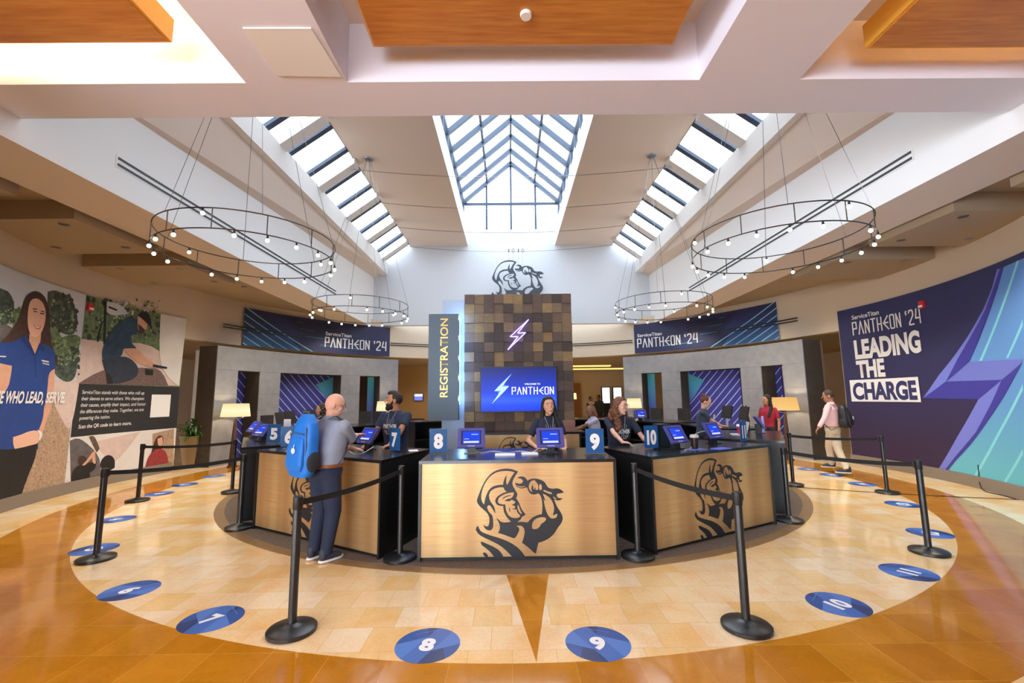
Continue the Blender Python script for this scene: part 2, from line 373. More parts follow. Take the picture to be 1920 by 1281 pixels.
# atrium: side walls, sloped soffits, curbs, flat ceilings, end wall
XW, YN, YF = 5.55, 4.62, 17.42
def side(s):
    X = lambda v: XC+s*v
    n = 'left' if s < 0 else 'right'
    b = MB()
    b.add([(X(XW),YN-1.5,ZS),(X(XW),YF,ZS),(X(XW),YF,6.62),(X(XW),YN-1.5,5.64)], [(0,1,2,3)])
    b.quad((X(XW),YN-1.5,ZS),(X(6.55),YN-1.5,ZS),(X(6.55),YF+2,ZS),(X(XW),YF+2,ZS))
    b.quad((X(6.55),YN-1.5,ZS),(X(6.55),YF+2,ZS),(X(6.55),YF+2,ZC+.1),(X(6.55),YN-1.5,ZC+.1))
    o = struct(b.build('wall_atrium_'+n, white)); o.data.materials.append(tanp); o.data.polygons[1].material_index = 1
    b = MB().quad((X(XW)+s*.02,YN-1.5,5.63),(X(XW)+s*.02,YF,6.61),(X(5.06),YF,6.8),(X(5.06),YN-1.5,6.7))
    struct(b.build('ceiling_slope_'+n, tanp))
    struct(MB().box(*sorted((X(4.95),X(5.2))), YN-1.5, 15.6, 6.65, 7.15).build('trim_1', white))
    struct(MB().box(*sorted((X(5.0),X(5.3))), YN-1.5, YF, 6.72, 7.22).build('trim_2', white))
    # flat ceiling between the skylights
    struct(MB().box(*sorted((X(1.78),X(4.1))), YN-1.5, YF, 7.9, 8.6).build('ceiling_'+n, tanp))
    struct(MB().box(*sorted((X(1.765),X(1.78))), YN-1.5, YF, 7.9, 8.6).build('trim_3', white))
    # lean-to skylight
    w = thing('skylight', '%s lean-to skylight with dark glazing bars and white rafters' % n, 'skylight', (X(5.05), 11, 7.22)); struct(w); w.name = 'window_%d' % (1 if s < 0 else 2)
    P = lambda t, y, o=0: Vector((X(5.08-.98*t), y, 7.22+.71*t+o))
    MB().quad(P(0,YN-1.5,.06),P(0,YF,.06),P(1,YF,.06),P(1,YN-1.5,.06)).build('glass_pane', glassy, w, world=True)
    y, k = 17.05, 0
    while y > 3.4:
        b = MB(); b.loft([[P(t,y-.07,-.05),P(t,y+.07,-.05),P(t,y+.07,.05),P(t,y-.07,.05)] for t in (0,1)]); b.build('glazing_bar', darkfr, w, world=True)
        if k % 2 == 0:
            b = MB(); b.loft([[P(t,y-.58,-.20),P(t,y-.28,-.20),P(t,y-.28,.03),P(t,y-.58,.03)] for t in (-.03,1.05)]); b.build('rafter', white, w, world=True)
        y -= .96; k += 1
    MB().loft([[P(1,a,-.04),P(1.04,a,-.04),P(1.04,a,.06),P(1,a,.06)] for a in (YN-1.5, YF)]).build('head_bar', darkfr, w, world=True)
    # the long double slot in the wall
    t = thing('linear_diffuser', 'double black slot diffuser running along the %s atrium wall' % n, 'air vent', (X(XW), 9.6, 5.0))
    for z in (5.03, 5.12): MB().box(*sorted((X(XW-.012), X(XW-.001))), 5.82, 13.6, z-.018, z+.018).build('slot', black, t, world=True)
    MB().box(*sorted((X(XW-.006), X(XW-.001))), 5.79, 13.63, 4.99, 5.16).build('plate', white, t, world=True)
    # roof over the concourse
    b = MB().quad((X(6.5),-9,ZC),(X(14),-9,ZC),(X(14),20,ZC),(X(6.5),20,ZC)); struct(b.build('ceiling_concourse_'+n, brownp))
    for k, (y0, y1) in enumerate(((3.2, 5.61), (6.37, 7.97), (8.72, 10.27))):
        struct(MB().box(*sorted((X(6.62), X(13))), y0, y1, 4.48, ZC+.02).build('ceiling_drop_'+n, brownp))
    struct(MB().box(*sorted((X(13.2), X(13.5))), -9 if s > 0 else 2.5, 34, 0, 5).build('wall_outer_'+n, wallp))
side(-1); side(1)
# end wall
b = MB(); b.box(XC-5.7, XC+5.7, YF, YF+.25, 4.66, 7.9); b.box(XC-5.7, XC-1.95, YF, YF+.25, 7.9, 8.6); b.box(XC+1.95, XC+5.7, YF, YF+.25, 7.9, 8.6); b.box(XC-1.95, XC+1.95, YF, YF+.25, 7.9, 8.6)
struct(b.build('wall_end', mat('pale_grey_paint', '#cdd2da', .75)))
# central gabled skylight
w = thing('window_3', 'x', 'x', (XC, 11, 8.6)); w['kind'] = 'structure'; w['label'] = 'central gabled skylight with dark chevron rafters'; w['category'] = 'skylight'
EZ, AZ, HW = 9.7, 11.4, 1.95
yn = YN-1.5
def bar(a, c, h, d=(0,0,1), nm='glazing_bar', m=darkfr):
    a, c = Vector(a), Vector(c); t = (c-a).normalized(); n = Vector(d); sd = t.cross(n).normalized()*h; up = sd.cross(t).normalized()*h
    return MB().loft([[p-sd-up, p+sd-up, p+sd+up, p-sd+up] for p in (a, c)]).build(nm, m, w, world=True)
g = MB()
g.add([(XC-HW,YF,8.6),(XC+HW,YF,8.6),(XC+HW,YF,EZ),(XC,YF,AZ),(XC-HW,YF,EZ)], [(0,1,2,3,4)])
for s in (-1, 1):
    g.quad((XC+s*HW,yn,8.6),(XC+s*HW,YF,8.6),(XC+s*HW,YF,EZ),(XC+s*HW,yn,EZ)); g.quad((XC+s*HW,yn,EZ),(XC+s*HW,YF,EZ),(XC,YF,AZ),(XC,yn,AZ))
g.build('glass_pane', glassy, w, world=True)
for s in (-1, 1):
    y = 17.3
    while y > 3.4:
        bar((XC+s*HW, y, EZ), (XC, y, AZ), .07); bar((XC+s*HW, y, 8.6), (XC+s*HW, y, EZ), .045, (1,0,0)); y -= .96
    bar((XC+s*HW, yn, EZ), (XC+s*HW, YF, EZ), .06); bar((XC+s*HW/2, yn, (EZ+AZ)/2), (XC+s*HW/2, YF, (EZ+AZ)/2), .04)
    bar((XC+s*HW*.515, YF-.02, 8.6), (XC+s*HW*.515, YF-.02, 10.5), .04, (1,0,0)); bar((XC+s*HW, yn, 8.62), (XC+s*HW, YF, 8.62), .05)
bar((XC, YF-.02, 8.6), (XC, YF-.02, AZ), .04, (1,0,0)); bar((XC-HW, YF-.02, EZ-.03), (XC+HW, YF-.02, EZ-.03), .045); bar((XC, yn, AZ), (XC, YF, AZ), .035)
# cross beam and coffers over the camera
ZB, ZK = 4.9, 5.55
YB0, YB1 = 4.08, 4.62
struct(MB().box(-9, 9, YB0, YB1, ZB, ZK+.5).build('ceiling_beam_cross', beamp))
struct(MB().box(-9, 9, YN-.2, YN, ZB+.05, 11.6).build('wall_front', white))
bx0 = [(-2.6, -1.59), (1.94, 2.95)]
for a, c in bx0: struct(MB().box(a, c, -9, YB0, ZB, ZK+.3).build('ceiling_beam_long', beamp))
for s in (-1, 1): struct(MB().box(*sorted((XC+s*6.3, XC+s*9)), -9, YB0, ZB, ZK+.3).build('ceiling_beam_side', beamp))
struct(MB().box(-14, 14, -9, YB0+.3, ZK, ZK+.2).build('ceiling_coffer', tanp))
hp = [at_z(*p, ZB-.004) for p in ((455,52),(583,52),(640,143),(520,141))]
c_ = sum(hp, Vector())/4
hatch = MB(); lo = [c_+(p-c_) for p in hp]; hatch.loft([[p+Vector((0,0,.003)) for p in lo], [p-Vector((0,0,.008)) for p in lo]])
tag(hatch.build('access_panel', white), 'square white access panel in the ceiling beam above the left side', 'access panel')
# timber panels hung in the coffers
def coffer_panel(x0, x1, y1, z, label, lip=True):
    t = thing('ceiling_panel', label, 'ceiling panel', ((x0+x1)/2, y1-2, z), 0, 'timber panels hung in the ceiling coffers')
    MB().box(x0, x1, y1-6, y1, z, z+.2).build('timber_board', wood_m, t, world=True)
    MB().box(x0-.025, x1+.025, y1-6, y1+.03, z+.012, z+.24).build('edge_lip', mat('pale_wood_edge', '#d2b296', .5) if lip else mat('amber_edge', '#e0a53c', .5), t, world=True)
    for xx in (x0+.5, x1-.5):
        for yy in (y1-.6, y1-3): MB().box(xx-.02, xx+.02, yy-.02, yy+.02, z+.2, ZK).build('hanger', steel, t, world=True)
    return t
p0, p1 = at_y(703, 83, 3.78), at_y(1260, 85, 3.78)
coffer_panel(p0.x, p1.x, 3.78, (p0.z+p1.z)/2, 'orange timber ceiling panel over the middle with a round detector on it')
tag(MB().lathe([(.0,.0),(.045,0),(.05,.015),(.05,.03)], 24, Matrix.Translation(at_z(986, 26, (p0.z+p1.z)/2)-Vector((0,0,.03)))).build('smoke_detector', white, smooth=True), 'small round white detector on the middle timber ceiling panel', 'smoke detector')
p2 = at_y(313, 77, 3.7); coffer_panel(p2.x-4, p2.x, 3.7, p2.z, 'orange timber ceiling panel at the top left corner', False)
p3 = at_y(1632, 88, 3.7); coffer_panel(p3.x, p3.x+4, 3.7, p3.z, 'dark orange timber ceiling panel at the top right corner', False)

# the entrance side behind the camera: solid wall on the right, tall glazing on the left
struct(MB().box(0, 14, -9.3, -9, 0, 6).build('wall_entrance', wallp)); struct(MB().box(-14, -11, -9.3, -9, 0, 6).build('wall_entrance', wallp)); struct(MB().box(-11, 0, -9.3, -9, 4.2, 6).build('wall_entrance', wallp))
w = thing('window_4', 'glazed entrance front behind the viewer', 'window', (-5.5, -9.1, 0)); struct(w)
MB().box(-11, 0, -9.12, -9.1, 0, 4.2).build('glass_pane', glassy, w, world=True)
for k in range(8): MB().box(-11+k*11/7-.03, -11+k*11/7+.03, -9.15, -9.05, 0, 4.2).build('mullion', darkfr, w, world=True)

w = thing('window_5', 'glazed side front of the entrance', 'window', (-13.1, -3.2, 0)); struct(w)
MB().box(-13.12, -13.1, -9, 2.5, 0, 4.7).build('glass_pane', glassy, w, world=True)
for k in range(8): MB().box(-13.15, -13.05, -9+k*11.5/7-.03, -9+k*11.5/7+.03, 0, 4.7).build('mullion', darkfr, w, world=True)
# ================================================================ ring walls: murals, banners, stone partition
def paint(name, layers, mapf, parent, off=.006, step=.2, d=.0012, soft=False):
    if soft: layers = [(m, [p if k == 0 else smooth_poly(p, 1 if len(ps) > 12 else 2, 1.2) for p in ps]) for k, (m, ps) in enumerate(layers)]
    """one flat print: each layer is (material, polygons in surface coordinates), later layers on top"""
    bm = bmesh.new(); mats = []
    for k, (m, polys) in enumerate(layers):
        b2 = bmesh.new()
        for j, p in enumerate(polys):
            n0 = len(b2.verts)
            if isinstance(p[0][0], (tuple, list)): poly_bm(b2, p[0], p[1:])
            else: poly_bm(b2, p)
            b2.verts.ensure_lookup_table()
            for v in b2.verts[n0:]: v.co.z = (j % 24)*4e-5
        if step:
            xs = [v.co.x for v in b2.verts]; x = math.floor(min(xs)/step)*step+step
            while x < max(xs):
                bmesh.ops.bisect_plane(b2, geom=b2.verts[:]+b2.edges[:]+b2.faces[:], plane_co=(x, 0, 0), plane_no=(1, 0, 0)); x += step
        for v in b2.verts: v.co = mapf(v.co.x, v.co.y, off+d*k+v.co.z*(1 if d > .001 else .2))
        if m not in mats: mats.append(m)
        for f in b2.faces: f.material_index = mats.index(m)
        t = bpy.data.meshes.new('t'); b2.to_mesh(t); b2.free(); bm.from_mesh(t); bpy.data.meshes.remove(t)
    me = bpy.data.meshes.new(name); bm.to_mesh(me); bm.free()
    for m in mats: me.materials.append(m)
    o = bpy.data.objects.new(name, me); C.objects.link(o)
    if parent:
        o.parent = parent
        if not LOCAL[0]: o.matrix_parent_inverse = parent_inv(parent)
    return o
RM = 8.78
mp_ = ring(RM)
def X2(sc_, ox, oy, r=RM):       # a traced drawing (own scale and origin) laid on the ring wall of radius r
    return lambda pts: [uv_r(ox+x/sc_, oy+y/sc_, r) for x, y in pts]
def clip_rect(u0, u1, v0, v1): return [(u0, v0), (u1, v0), (u1, v1), (u0, v1)]
def stripes(u0, u1, v0, v1, gap, w, slope, ph=0):
    """diagonal bands clipped to a rectangle"""
    out = []; L = (v1-v0)/abs(slope); x = u0-L+ph
    while x < u1+L:
        a = [(x, v1 if slope < 0 else v0), (x+w, v1 if slope < 0 else v0), (x+w+L, v0 if slope < 0 else v1), (x+L, v0 if slope < 0 else v1)]
        p = clip_poly(a, u0, u1)
        if len(p) > 2: out.append(p)
        x += gap
    return out
def clip_poly(p, u0, u1):
    for ax, lim, sg in ((0, u0, 1), (0, u1, -1)):
        q = []
        for i in range(len(p)):
            a, b = p[i-1], p[i]; da, db = (a[ax]-lim)*sg, (b[ax]-lim)*sg
            if da*db < 0: t = da/(da-db); q.append((a[0]+(b[0]-a[0])*t, a[1]+(b[1]-a[1])*t))
            if db >= 0: q.append(b)
        p = q
        if not p: return p
    return p
# ---- right mural
lil, ind, mid, lil2 = mat('print_lilac', '#6f79cf', .6), mat('print_indigo', '#3a3796', .6), mat('print_sky_blue', '#5f93d2', .6), mat('print_periwinkle', '#6a74c6', .6)
teal_g = ramp_mat('print_teal_gradient', [(0, '#62b6c6'), (.4, '#5d93cc'), (1, '#5b8bd2')], 2, .2, 3.9, .6)
lineb = mat('print_pale_cyan', '#7fd0de', .6); offw = mat('print_white', '#e6e4e2', .6)
navy_g = ramp_mat('print_navy_gradient', [(0, '#33203f'), (.45, '#29264f'), (1, '#2e3360')], 2, .2, 3.9, .6)
ml = thing('wall_mural', 'curved navy wall graphic with a giant blue lightning bolt and white LEADING THE CHARGE lettering', 'wall graphic', (CX+RM, CY-1, 0))
q6, q8 = X2(2.668, 1480, 480), X2(4.573, 1700, 680)
e0 = uv_r(1571, 592, RM)[0]; z0m, z1m = .22, 3.93
uR = RM*R_(330)
far = uv_r(1990, 700, RM)[0]
bolt = [(teal_g, [q6([(1078,55),(1045,170),(1000,300),(950,430),(905,530),(1070,620)])+q8([(825,148),(740,340),(600,600),(430,800),(345,945)])+[(uR, z0m), (uR, z1m)]]),
        (lineb, [q6([(1143,25),(1156,22),(968,525),(955,525)]), q6([(1174,315),(1174,350),(1100,512),(1090,510)]), q6([(1174,640),(1174,672),(1060,890),(935,1116),(920,1112),(1050,880)]), q6([(1174,965),(1174,995),(1080,1152),(1066,1148)])]),
        (lil2, [q6([(905,530),(1040,522),(1174,515)])+q8([(1000,0),(825,148)])+q6([(790,628)])]),
        (lil, [q6([(1045,68),(1020,160),(975,270),(900,400),(830,500),(750,600),(672,712),(788,628),(850,510),(920,390),(985,270),(1030,150),(1060,62)]),
               q8([(625,315),(825,148),(740,340),(600,600),(430,800),(320,940),(270,930),(350,800),(440,640),(540,470)])]),
        (ind, [q6([(1060,62),(1030,150),(985,270),(920,390),(850,510),(788,628),(905,530),(950,430),(1000,300),(1045,170),(1078,55)]),
               q6([(672,712),(790,628),(1070,620),(948,718)]),
               q8([(825,148),(1006,-5),(960,80),(850,280),(720,480),(560,700),(430,840),(345,945),(320,940),(430,800),(600,600),(740,340)])])]
paint('bolt_graphic', [(navy_g, [clip_rect(e0, uR, z0m, z1m)])]+bolt, mp_, ml, .012)
def event_logo(par, mapf, u, v, h, width, m, off, step=.2):
    polys = event_word("PANTHEON '24", u, v, h, width)
    decal('event_name', polys, mapf, m, par, off, step)
a, b_ = uv_r(1601, 620, RM), uv_r(1727, 594, RM)
event_logo(ml, mp_, a[0], 3.24, .31, b_[0]-a[0], offw, .024)
text('sponsor_name', 'ServiceTitan', (a[0], 3.63), .11, mp_, offw, ml, width=(b_[0]-a[0])*.42, bold=.02, off=.024, step=.2)
for s, y0, y1, x1 in (('LEADING', 2.64, 3.10, 1729), ('THE', 2.17, 2.58, 1656)):
    w0 = uv_r(1603, 650, RM)[0]; w1 = uv_r(x1, 650, RM)[0]
    text('lettering', s, (w0, y0), y1-y0, mp_, offw, ml, width=w1-w0, bold=.045, off=.024, step=.2)
c0, c1 = uv_r(1595, 720, RM)[0], uv_r(1725, 720, RM)[0]
decal('white_box', [clip_rect(c0, c1, 1.56, 2.10)], mp_, offw, ml, .024, .2)
text('lettering', 'CHARGE', (c0+.07, 1.63), .40, mp_, navy, ml, width=c1-c0-.14, bold=.045, off=.028, step=.2)
# ---- left mural
mlL = thing('wall_mural', 'curved wall graphic of photographs with a smiling woman in a blue polo shirt', 'wall graphic', (CX-RM, CY-1, 0))
q1, qa = X2(2.669, 0, 480), X2(2.911, 0, 540)
eL = uv_r(347, 600, RM)[0]; eS = uv_r(151, 640, RM)[0]
g_sky, g_tree, g_bush = mat('print_pale_sky', '#c6cdd8', .6, noise=.1, nscale=1.5), mat('print_dark_foliage', '#46534a', .6, noise=.6, nscale=14), mat('print_green_foliage', '#5f7350', .6, noise=.5, nscale=12)
g_fence, g_gravel, g_path = mat('print_fence', '#5e5a5c', .6, noise=.2), mat('print_gravel', '#a88e77', .6, noise=.28, nscale=24), mat('print_concrete', '#cdb9b2', .6, noise=.08)
g_skin, g_hair, g_polo, g_dark = mat('print_skin', '#d09e84', .6, noise=.06), mat('print_brown_hair', '#3f2a24', .6, noise=.3, nscale=14), mat('print_blue_polo', '#1c3f86', .6, noise=.12, nscale=5), mat('print_black', '#17171a', .6)
g_skin2 = mat('print_light_skin', '#e2b49c', .6)
u0 = RM*R_(30)
top = lambda pts: pts
gv = lambda pts: [uv_r(x, y, RM) for x, y in pts]
def blots(n, x0, x1, y0, y1, s0, s1, seed, f=qa):
    r = random.Random(seed); out = []
    for _ in range(n):
        x, y, s, a0 = r.uniform(x0, x1), r.uniform(y0, y1), r.uniform(s0, s1), r.random()*3; k = r.uniform(.45, 1)
        out.append(f([(x+s*r.uniform(.6, 1.2)*math.cos(a0-i), y+s*k*r.uniform(.6, 1.2)*math.sin(a0-i)*1.6) for i in range(6)]))
    return out
g_lt, g_dk = mat('print_leaf_light', '#7f9268', .6, noise=.3, nscale=10), mat('print_leaf_dark', '#333f38', .6, noise=.3, nscale=10)
L1 = [(g_sky, [clip_rect(u0, eS, z0m, z1m)]),
      (g_gravel, [[(u0, z0m), (eS-.02, z0m), (eS-.02, 1.9), (u0, 1.9)]]),
      (g_path, [qa([(250,500),(430,505),(400,700),(370,780),(290,640)]), [(u0, 1.7), (u0, 2.1)]+qa([(0,560),(0,640)])[::1]]),
      (g_fence, [[(u0, 2.1), (u0, 3.1)]+qa([(0,180),(100,240),(120,520),(0,560)])]),
      (g_tree, [[(u0, 2.9), (u0, 3.9)]+qa([(0,5),(45,20),(75,90),(60,180),(0,220)]), qa([(255,20),(300,10),(350,40),(375,30),(400,90),(420,160),(410,240),(380,260),(340,250),(300,230),(270,200),(250,120)]), qa([(290,380),(350,300),(430,290),(420,400),(405,500),(350,520),(280,460)])]),
      (g_bush, [qa([(60,130),(100,100),(120,140),(100,200),(60,230)]), qa([(265,180),(300,210),(330,270),(400,250),(435,270),(430,330),(340,380),(290,400),(270,300)])]),
      (g_dk, blots(60, 262, 415, 40, 240, 4, 15, 1)+blots(40, 285, 430, 300, 480, 5, 16, 2)+blots(36, -60, 70, 60, 200, 5, 15, 3)), (g_lt, blots(34, 270, 400, 60, 250, 3, 9, 4)+blots(50, 285, 435, 270, 420, 3, 10, 5)+blots(24, -40, 110, 110, 200, 3, 10, 6)),
      (g_path, blots(16, 120, 360, 880, 1120, 2, 5, 7)), (g_fence, blots(40, 120, 370, 680, 1120, 2, 4, 8)),
      (g_hair, [qa([(150,30),(180,15),(215,25),(245,60),(262,130),(265,230),(275,320),(312,400),(290,405),(250,330),(200,300),(140,280),(100,310),(40,345),(-20,360),(-20,310),(40,250),(80,190),(110,110),(130,50)])]),
      (g_skin, [qa([(150,250),(215,250),(208,320),(180,362),(150,320)]), qa([(-40,400),(55,425),(52,480),(30,560),(18,640),(60,760),(110,800),(90,900),(60,880),(-40,800)]),
                qa([(256,455),(290,440),(287,560),(270,650),(240,740),(215,810),(190,800),(235,650),(250,560)])]),
      (g_polo, [qa([(-60,300),(60,298),(130,255),(150,300),(180,362),(205,300),(225,305),(260,320),(290,345),(292,440),(255,462),(250,560),(232,640),(225,720),(195,790),(198,880),(-60,890),(-60,640),(30,560),(50,470),(54,425),(-60,400)])]),
      (g_skin2, [qa([(150,70),(185,52),(222,75),(240,120),(238,180),(220,240),(190,272),(160,265),(142,220),(138,150)]), qa([(60,815),(110,800),(140,785),(190,776),(212,800),(205,840),(160,872),(120,902),(80,900),(60,860)])]),
      (mat('print_deep_blue', '#15306c', .6), [qa([(100,275),(130,255),(158,310),(180,362),(172,372),(140,330)]), qa([(205,300),(235,330),(230,350),(200,335),(184,370),(180,362)]), qa([(178,372),(184,372),(188,490),(182,490)])]),
      (g_dark, [qa([(-60,880),(60,885),(195,850),(182,930),(140,1030),(102,1140),(-60,1185)]), qa([(170,126),(190,126),(192,132),(172,132)]), qa([(208,134),(230,140),(230,146),(208,141)]), qa([(168,112),(192,112),(194,117),(168,118)]), qa([(212,122),(234,130),(233,135),(212,128)])]),
      (mat('print_lips', '#b4606a', .6), [qa([(168,198),(190,208),(214,208),(204,226),(184,224)])]),
      (offw, [qa([(174,203),(190,211),(208,211),(200,219),(184,217)]), qa([(214,392),(255,400),(255,408),(216,402)]), qa([(218,408),(258,416),(256,422),(220,414)]), qa([(-20,370),(20,372),(18,378),(-20,376)]), qa([(190,775),(212,782),(222,800),(206,832),(198,828),(206,800)])])]
paint('portrait_photo', L1, mp_, mlL, .012, soft=True)
wh = uv_r(0, 745, RM)
for s_, x0_, x1_ in (('THOSE', uv_r(3,745,RM)[0]-.52, uv_r(3,745,RM)[0]), ('WHO LEAD, SERVE.', uv_r(6,745,RM)[0], uv_r(118,745,RM)[0])): text('lettering', s_, (x0_, 1.76), .20, mp_, offw, mlL, width=x1_-x0_, bold=.03, shear=.25, off=.035, step=.2)
bp1, bp2 = 2.13, 1.08
g_wall = mat('print_white_wall', '#d8d4d2', .6, noise=.06, nscale=2)
L2 = [(g_bush, [clip_rect(eS, eL, bp1, z1m)]), (g_path, [q1([(405,415),(520,430),(800,440),(893,650),(375,640)])]),
      (g_dk, blots(70, 425, 800, 215, 410, 4, 13, 11, q1)), (g_lt, blots(90, 425, 800, 225, 410, 3, 9, 12, q1)), (g_sky, blots(26, 560, 790, 225, 330, 3, 8, 13, q1)),
      (g_sky, [q1([(520,225),(600,240),(640,290),(560,300),(525,280)])]),
      (mat('print_mulch', '#6f5a55', .6, noise=.4, nscale=30), [q1([(385,640),(520,560),(700,560),(800,560),(840,650)])]), (g_wall, [q1([(800,290),(932,314),(893,652),(835,610),(790,520)])]),
      (g_dark, [q1([(520,225),(530,225),(522,440),(512,440)]), q1([(538,250),(582,268),(580,276),(538,260)]), q1([(480,430),(500,330),(520,320),(515,330),(503,345),(488,430)])]),
      (mat('print_navy_shirt', '#25405a', .6, noise=.25, nscale=8), [q1([(590,335),(640,300),(688,320),(692,380),(650,400),(655,440),(680,462),(612,468),(605,505),(520,540),(502,500),(515,440),(545,380)])]),
      (mat('print_jeans', '#2b3444', .6, noise=.25, nscale=8), [q1([(505,520),(600,500),(650,512),(692,560),(680,612),(590,642),(545,636),(520,580)])]),
      (g_skin, [q1([(684,300),(735,318),(734,345),(720,385),(695,385),(682,360)]), q1([(612,465),(682,460),(722,508),(765,535),(760,556),(718,550),(650,512)])]),
      (g_hair, [q1([(684,340),(700,350),(722,372),(712,390),(692,386)])]),
      (g_dark, [q1([(684,298),(700,282),(732,280),(750,310),(754,372),(738,345),(700,310)]), q1([(720,565),(762,570),(760,598),(722,596)]), q1([(760,542),(832,556),(830,566),(760,556)]), q1([(525,585),(548,590),(560,640),(530,640)])])]
paint('kneeling_worker_photo', L2, mp_, mlL, .012, soft=True)
paint('black_text_panel', [(mat('print_charcoal', '#232326', .6), [clip_rect(eS, eL, bp2, bp1)])], mp_, mlL, .012)
tx = uv_r(151, 745, RM)[0]; tw = uv_r(270, 745, RM)[0]-tx
text('lettering', text_lines := [(s, (tx, z), None, .078, tw*k, bold, .12) for s, z, k, bold in (('ServiceTitan stands with those who roll up', 1.93, .985, .006), ('their sleeves to serve others. We champion', 1.80, .99, .006), ('their causes, amplify their impact, and honor', 1.67, 1.03, .006), ('the differences they make. Together, we are', 1.54, 1.0, .006), ('powering the nation.', 1.41, .47, .006), ('Scan the QR code to learn more.', 1.24, .82, .018))], None, None, mp_, offw, mlL, off=.02, step=.2)
qq = [uv_r(283, 745, RM)[0], uv_r(319, 745, RM)[0]]
decal('white_square', [clip_rect(qq[0], qq[1], 1.38, 1.93)], mp_, offw, mlL, .02, .2)
g_red = mat('print_red_knit', '#8e2f33', .6, noise=.4, nscale=30)
L3 = [(g_wall, [clip_rect(eS, eL, z0m, bp2)]), (g_path, [q1([(470,930),(700,880),(610,1000),(560,1040),(480,960)])]), (g_fence, [q1([(345,925),(395,905),(500,1000),(500,1110),(350,1140)])]),
      (mat('print_ceiling_hatch', '#5b4d44', .6, noise=.4, nscale=20), [q1([(440,905),(470,898),(495,965),(480,985)])]),
      (g_gravel, [q1([(760,890),(868,865),(866,1050),(760,1050)])]),
      (g_dark, [q1([(350,1145),(352,1085),(380,1050),(440,1035),(480,1030),(470,1070),(445,1085),(445,1120)]), q1([(498,1030),(520,1000),(550,995),(572,1020),(570,1060),(530,1085),(498,1060)])]),
      (g_hair, [q1([(383,1015),(400,998),(425,1005),(430,1022),(400,1050),(385,1042)]), q1([(770,920),(795,895),(815,905),(815,940),(790,1000),(750,1000)])]),
      (g_skin, [q1([(430,1022),(455,985),(470,975),(474,1040),(460,1040),(455,1010),(420,1050),(405,1048)]), q1([(785,915),(808,905),(814,940),(800,960),(785,945)])]),
      (g_red, [q1([(722,1062),(738,1000),(785,960),(830,975),(842,1050),(838,1060)])])]
paint('indoor_work_photo', L3, mp_, mlL, .012, soft=True)
# red fire strobes on both murals
def strobe(px, py, label):
    u, v = uv_r(px, py, RM-.03); c = ring(RM)(u, v, .0); f = u/(RM-.03)
    t = thing('fire_alarm_strobe', label, 'fire alarm', c, -f)
    MB().box(-.075, .075, .0, .05, -.08, .08).build('housing', mat('red_plastic', '#c8262c', .4), t, bevel=.008)
    MB().box(-.05, .05, .05, .075, -.055, -.01).build('lens', offw, t, bevel=.006)
strobe(172, 577, 'red fire alarm strobe on the photograph mural'); strobe(1738, 569, 'red fire alarm strobe on the navy lightning bolt mural')

# ---- banners above the partitions
RB = 8.78; mb_ = ring(RB)
def banner(px0, px1, mirror, label):
    ua, ub = uv_r(px0, 620, RB)[0], uv_r(px1, 620, RB)[0]
    za, zb = 3.44, 4.6
    t = thing('event_banner', label, 'banner', (mb_((ua+ub)/2, za, 0)))
    W = ub-ua; X = (lambda x: ub-x*W) if mirror else (lambda x: ua+x*W); Z = lambda y: za+(zb-za)*y
    F = lambda pts: [(X(x), Z(y)) for x, y in pts]
    st = []
    for k in range(9):
        x = -.42+k*.085
        p = clip_poly([(x, 1), (x+.012, 1), (x+.012+.44, 0), (x+.44, 0)], 0, 1)
        lim = lambda y: .40-.0*y
        p = [q for q in p]
        if len(p) > 2 and k < 6: st.append(F(p))
    blue = ramp_mat('banner_gradient', [(0, '#3a5f94'), (.5, '#2f3a72'), (1, '#26264f')], 2, 3.4, 4.6, .6)
    lay = [(mat('banner_navy', '#27294f', .6), [F([(0,0),(1,0),(1,1),(0,1)])]), (blue, [F([(0,0),(.375,0),(.30,.35),(.385,.38),(.22,1),(0,1)])]),
           (mat('banner_dusk', '#1d1c3c', .6), [F([(.25,.95),(.62,.85),(.60,.55),(.40,.50)])]),
           (lineb, st), (mat('banner_teal', '#3f87a8', .6), [F([(.50,.235),(.80,.20),(.79,.17),(.50,.22)]), F([(.40,.46),(.52,.44),(.52,.42),(.40,.44)]), F([(.36,.66),(.46,.64),(.46,.63),(.36,.65)]), F([(.34,.86),(.38,.85),(.38,.84),(.34,.85)])])]
    paint('printed_panel', lay, mb_, t, .03)
    u1 = (ua+.535*W) if not mirror else (ua+.025*W); wd = .435*W
    event_logo(t, mb_, u1, za+.22, .34, wd, offw, .04)
    text('sponsor_name', 'ServiceTitan', (u1, za+.64), .13, mb_, offw, t, width=wd*.42, bold=.02, off=.04, step=.2)
banner(455, 731, False, 'wide navy event banner left of the tower with diagonal stripes at its left end')
banner(1189, 1461, True, 'wide navy event banner right of the tower with diagonal stripes at its right end')
for pa, pb, lab in ((414, 590, 'double black slot diffuser on the curved wall left of the tower'), (1332, 1502, 'double black slot diffuser on the curved wall right of the tower'), (732, 870, 'short double slot diffuser beside the hanging sign'), (1072, 1186, 'short double slot diffuser beside the tower')):
    ua, ub = uv_r(pa, 630, RB)[0], uv_r(pb, 640, RB)[0]
    t = thing('linear_diffuser', lab, 'air vent', ring(RB)((ua+ub)/2, 3.95, 0))
    for z in (3.90, 3.98): decal('slot', [clip_rect(ua, ub, z-.018, z+.018)], ring(RB), black, t, .018 if pa in (732,1072) else .05, .2)

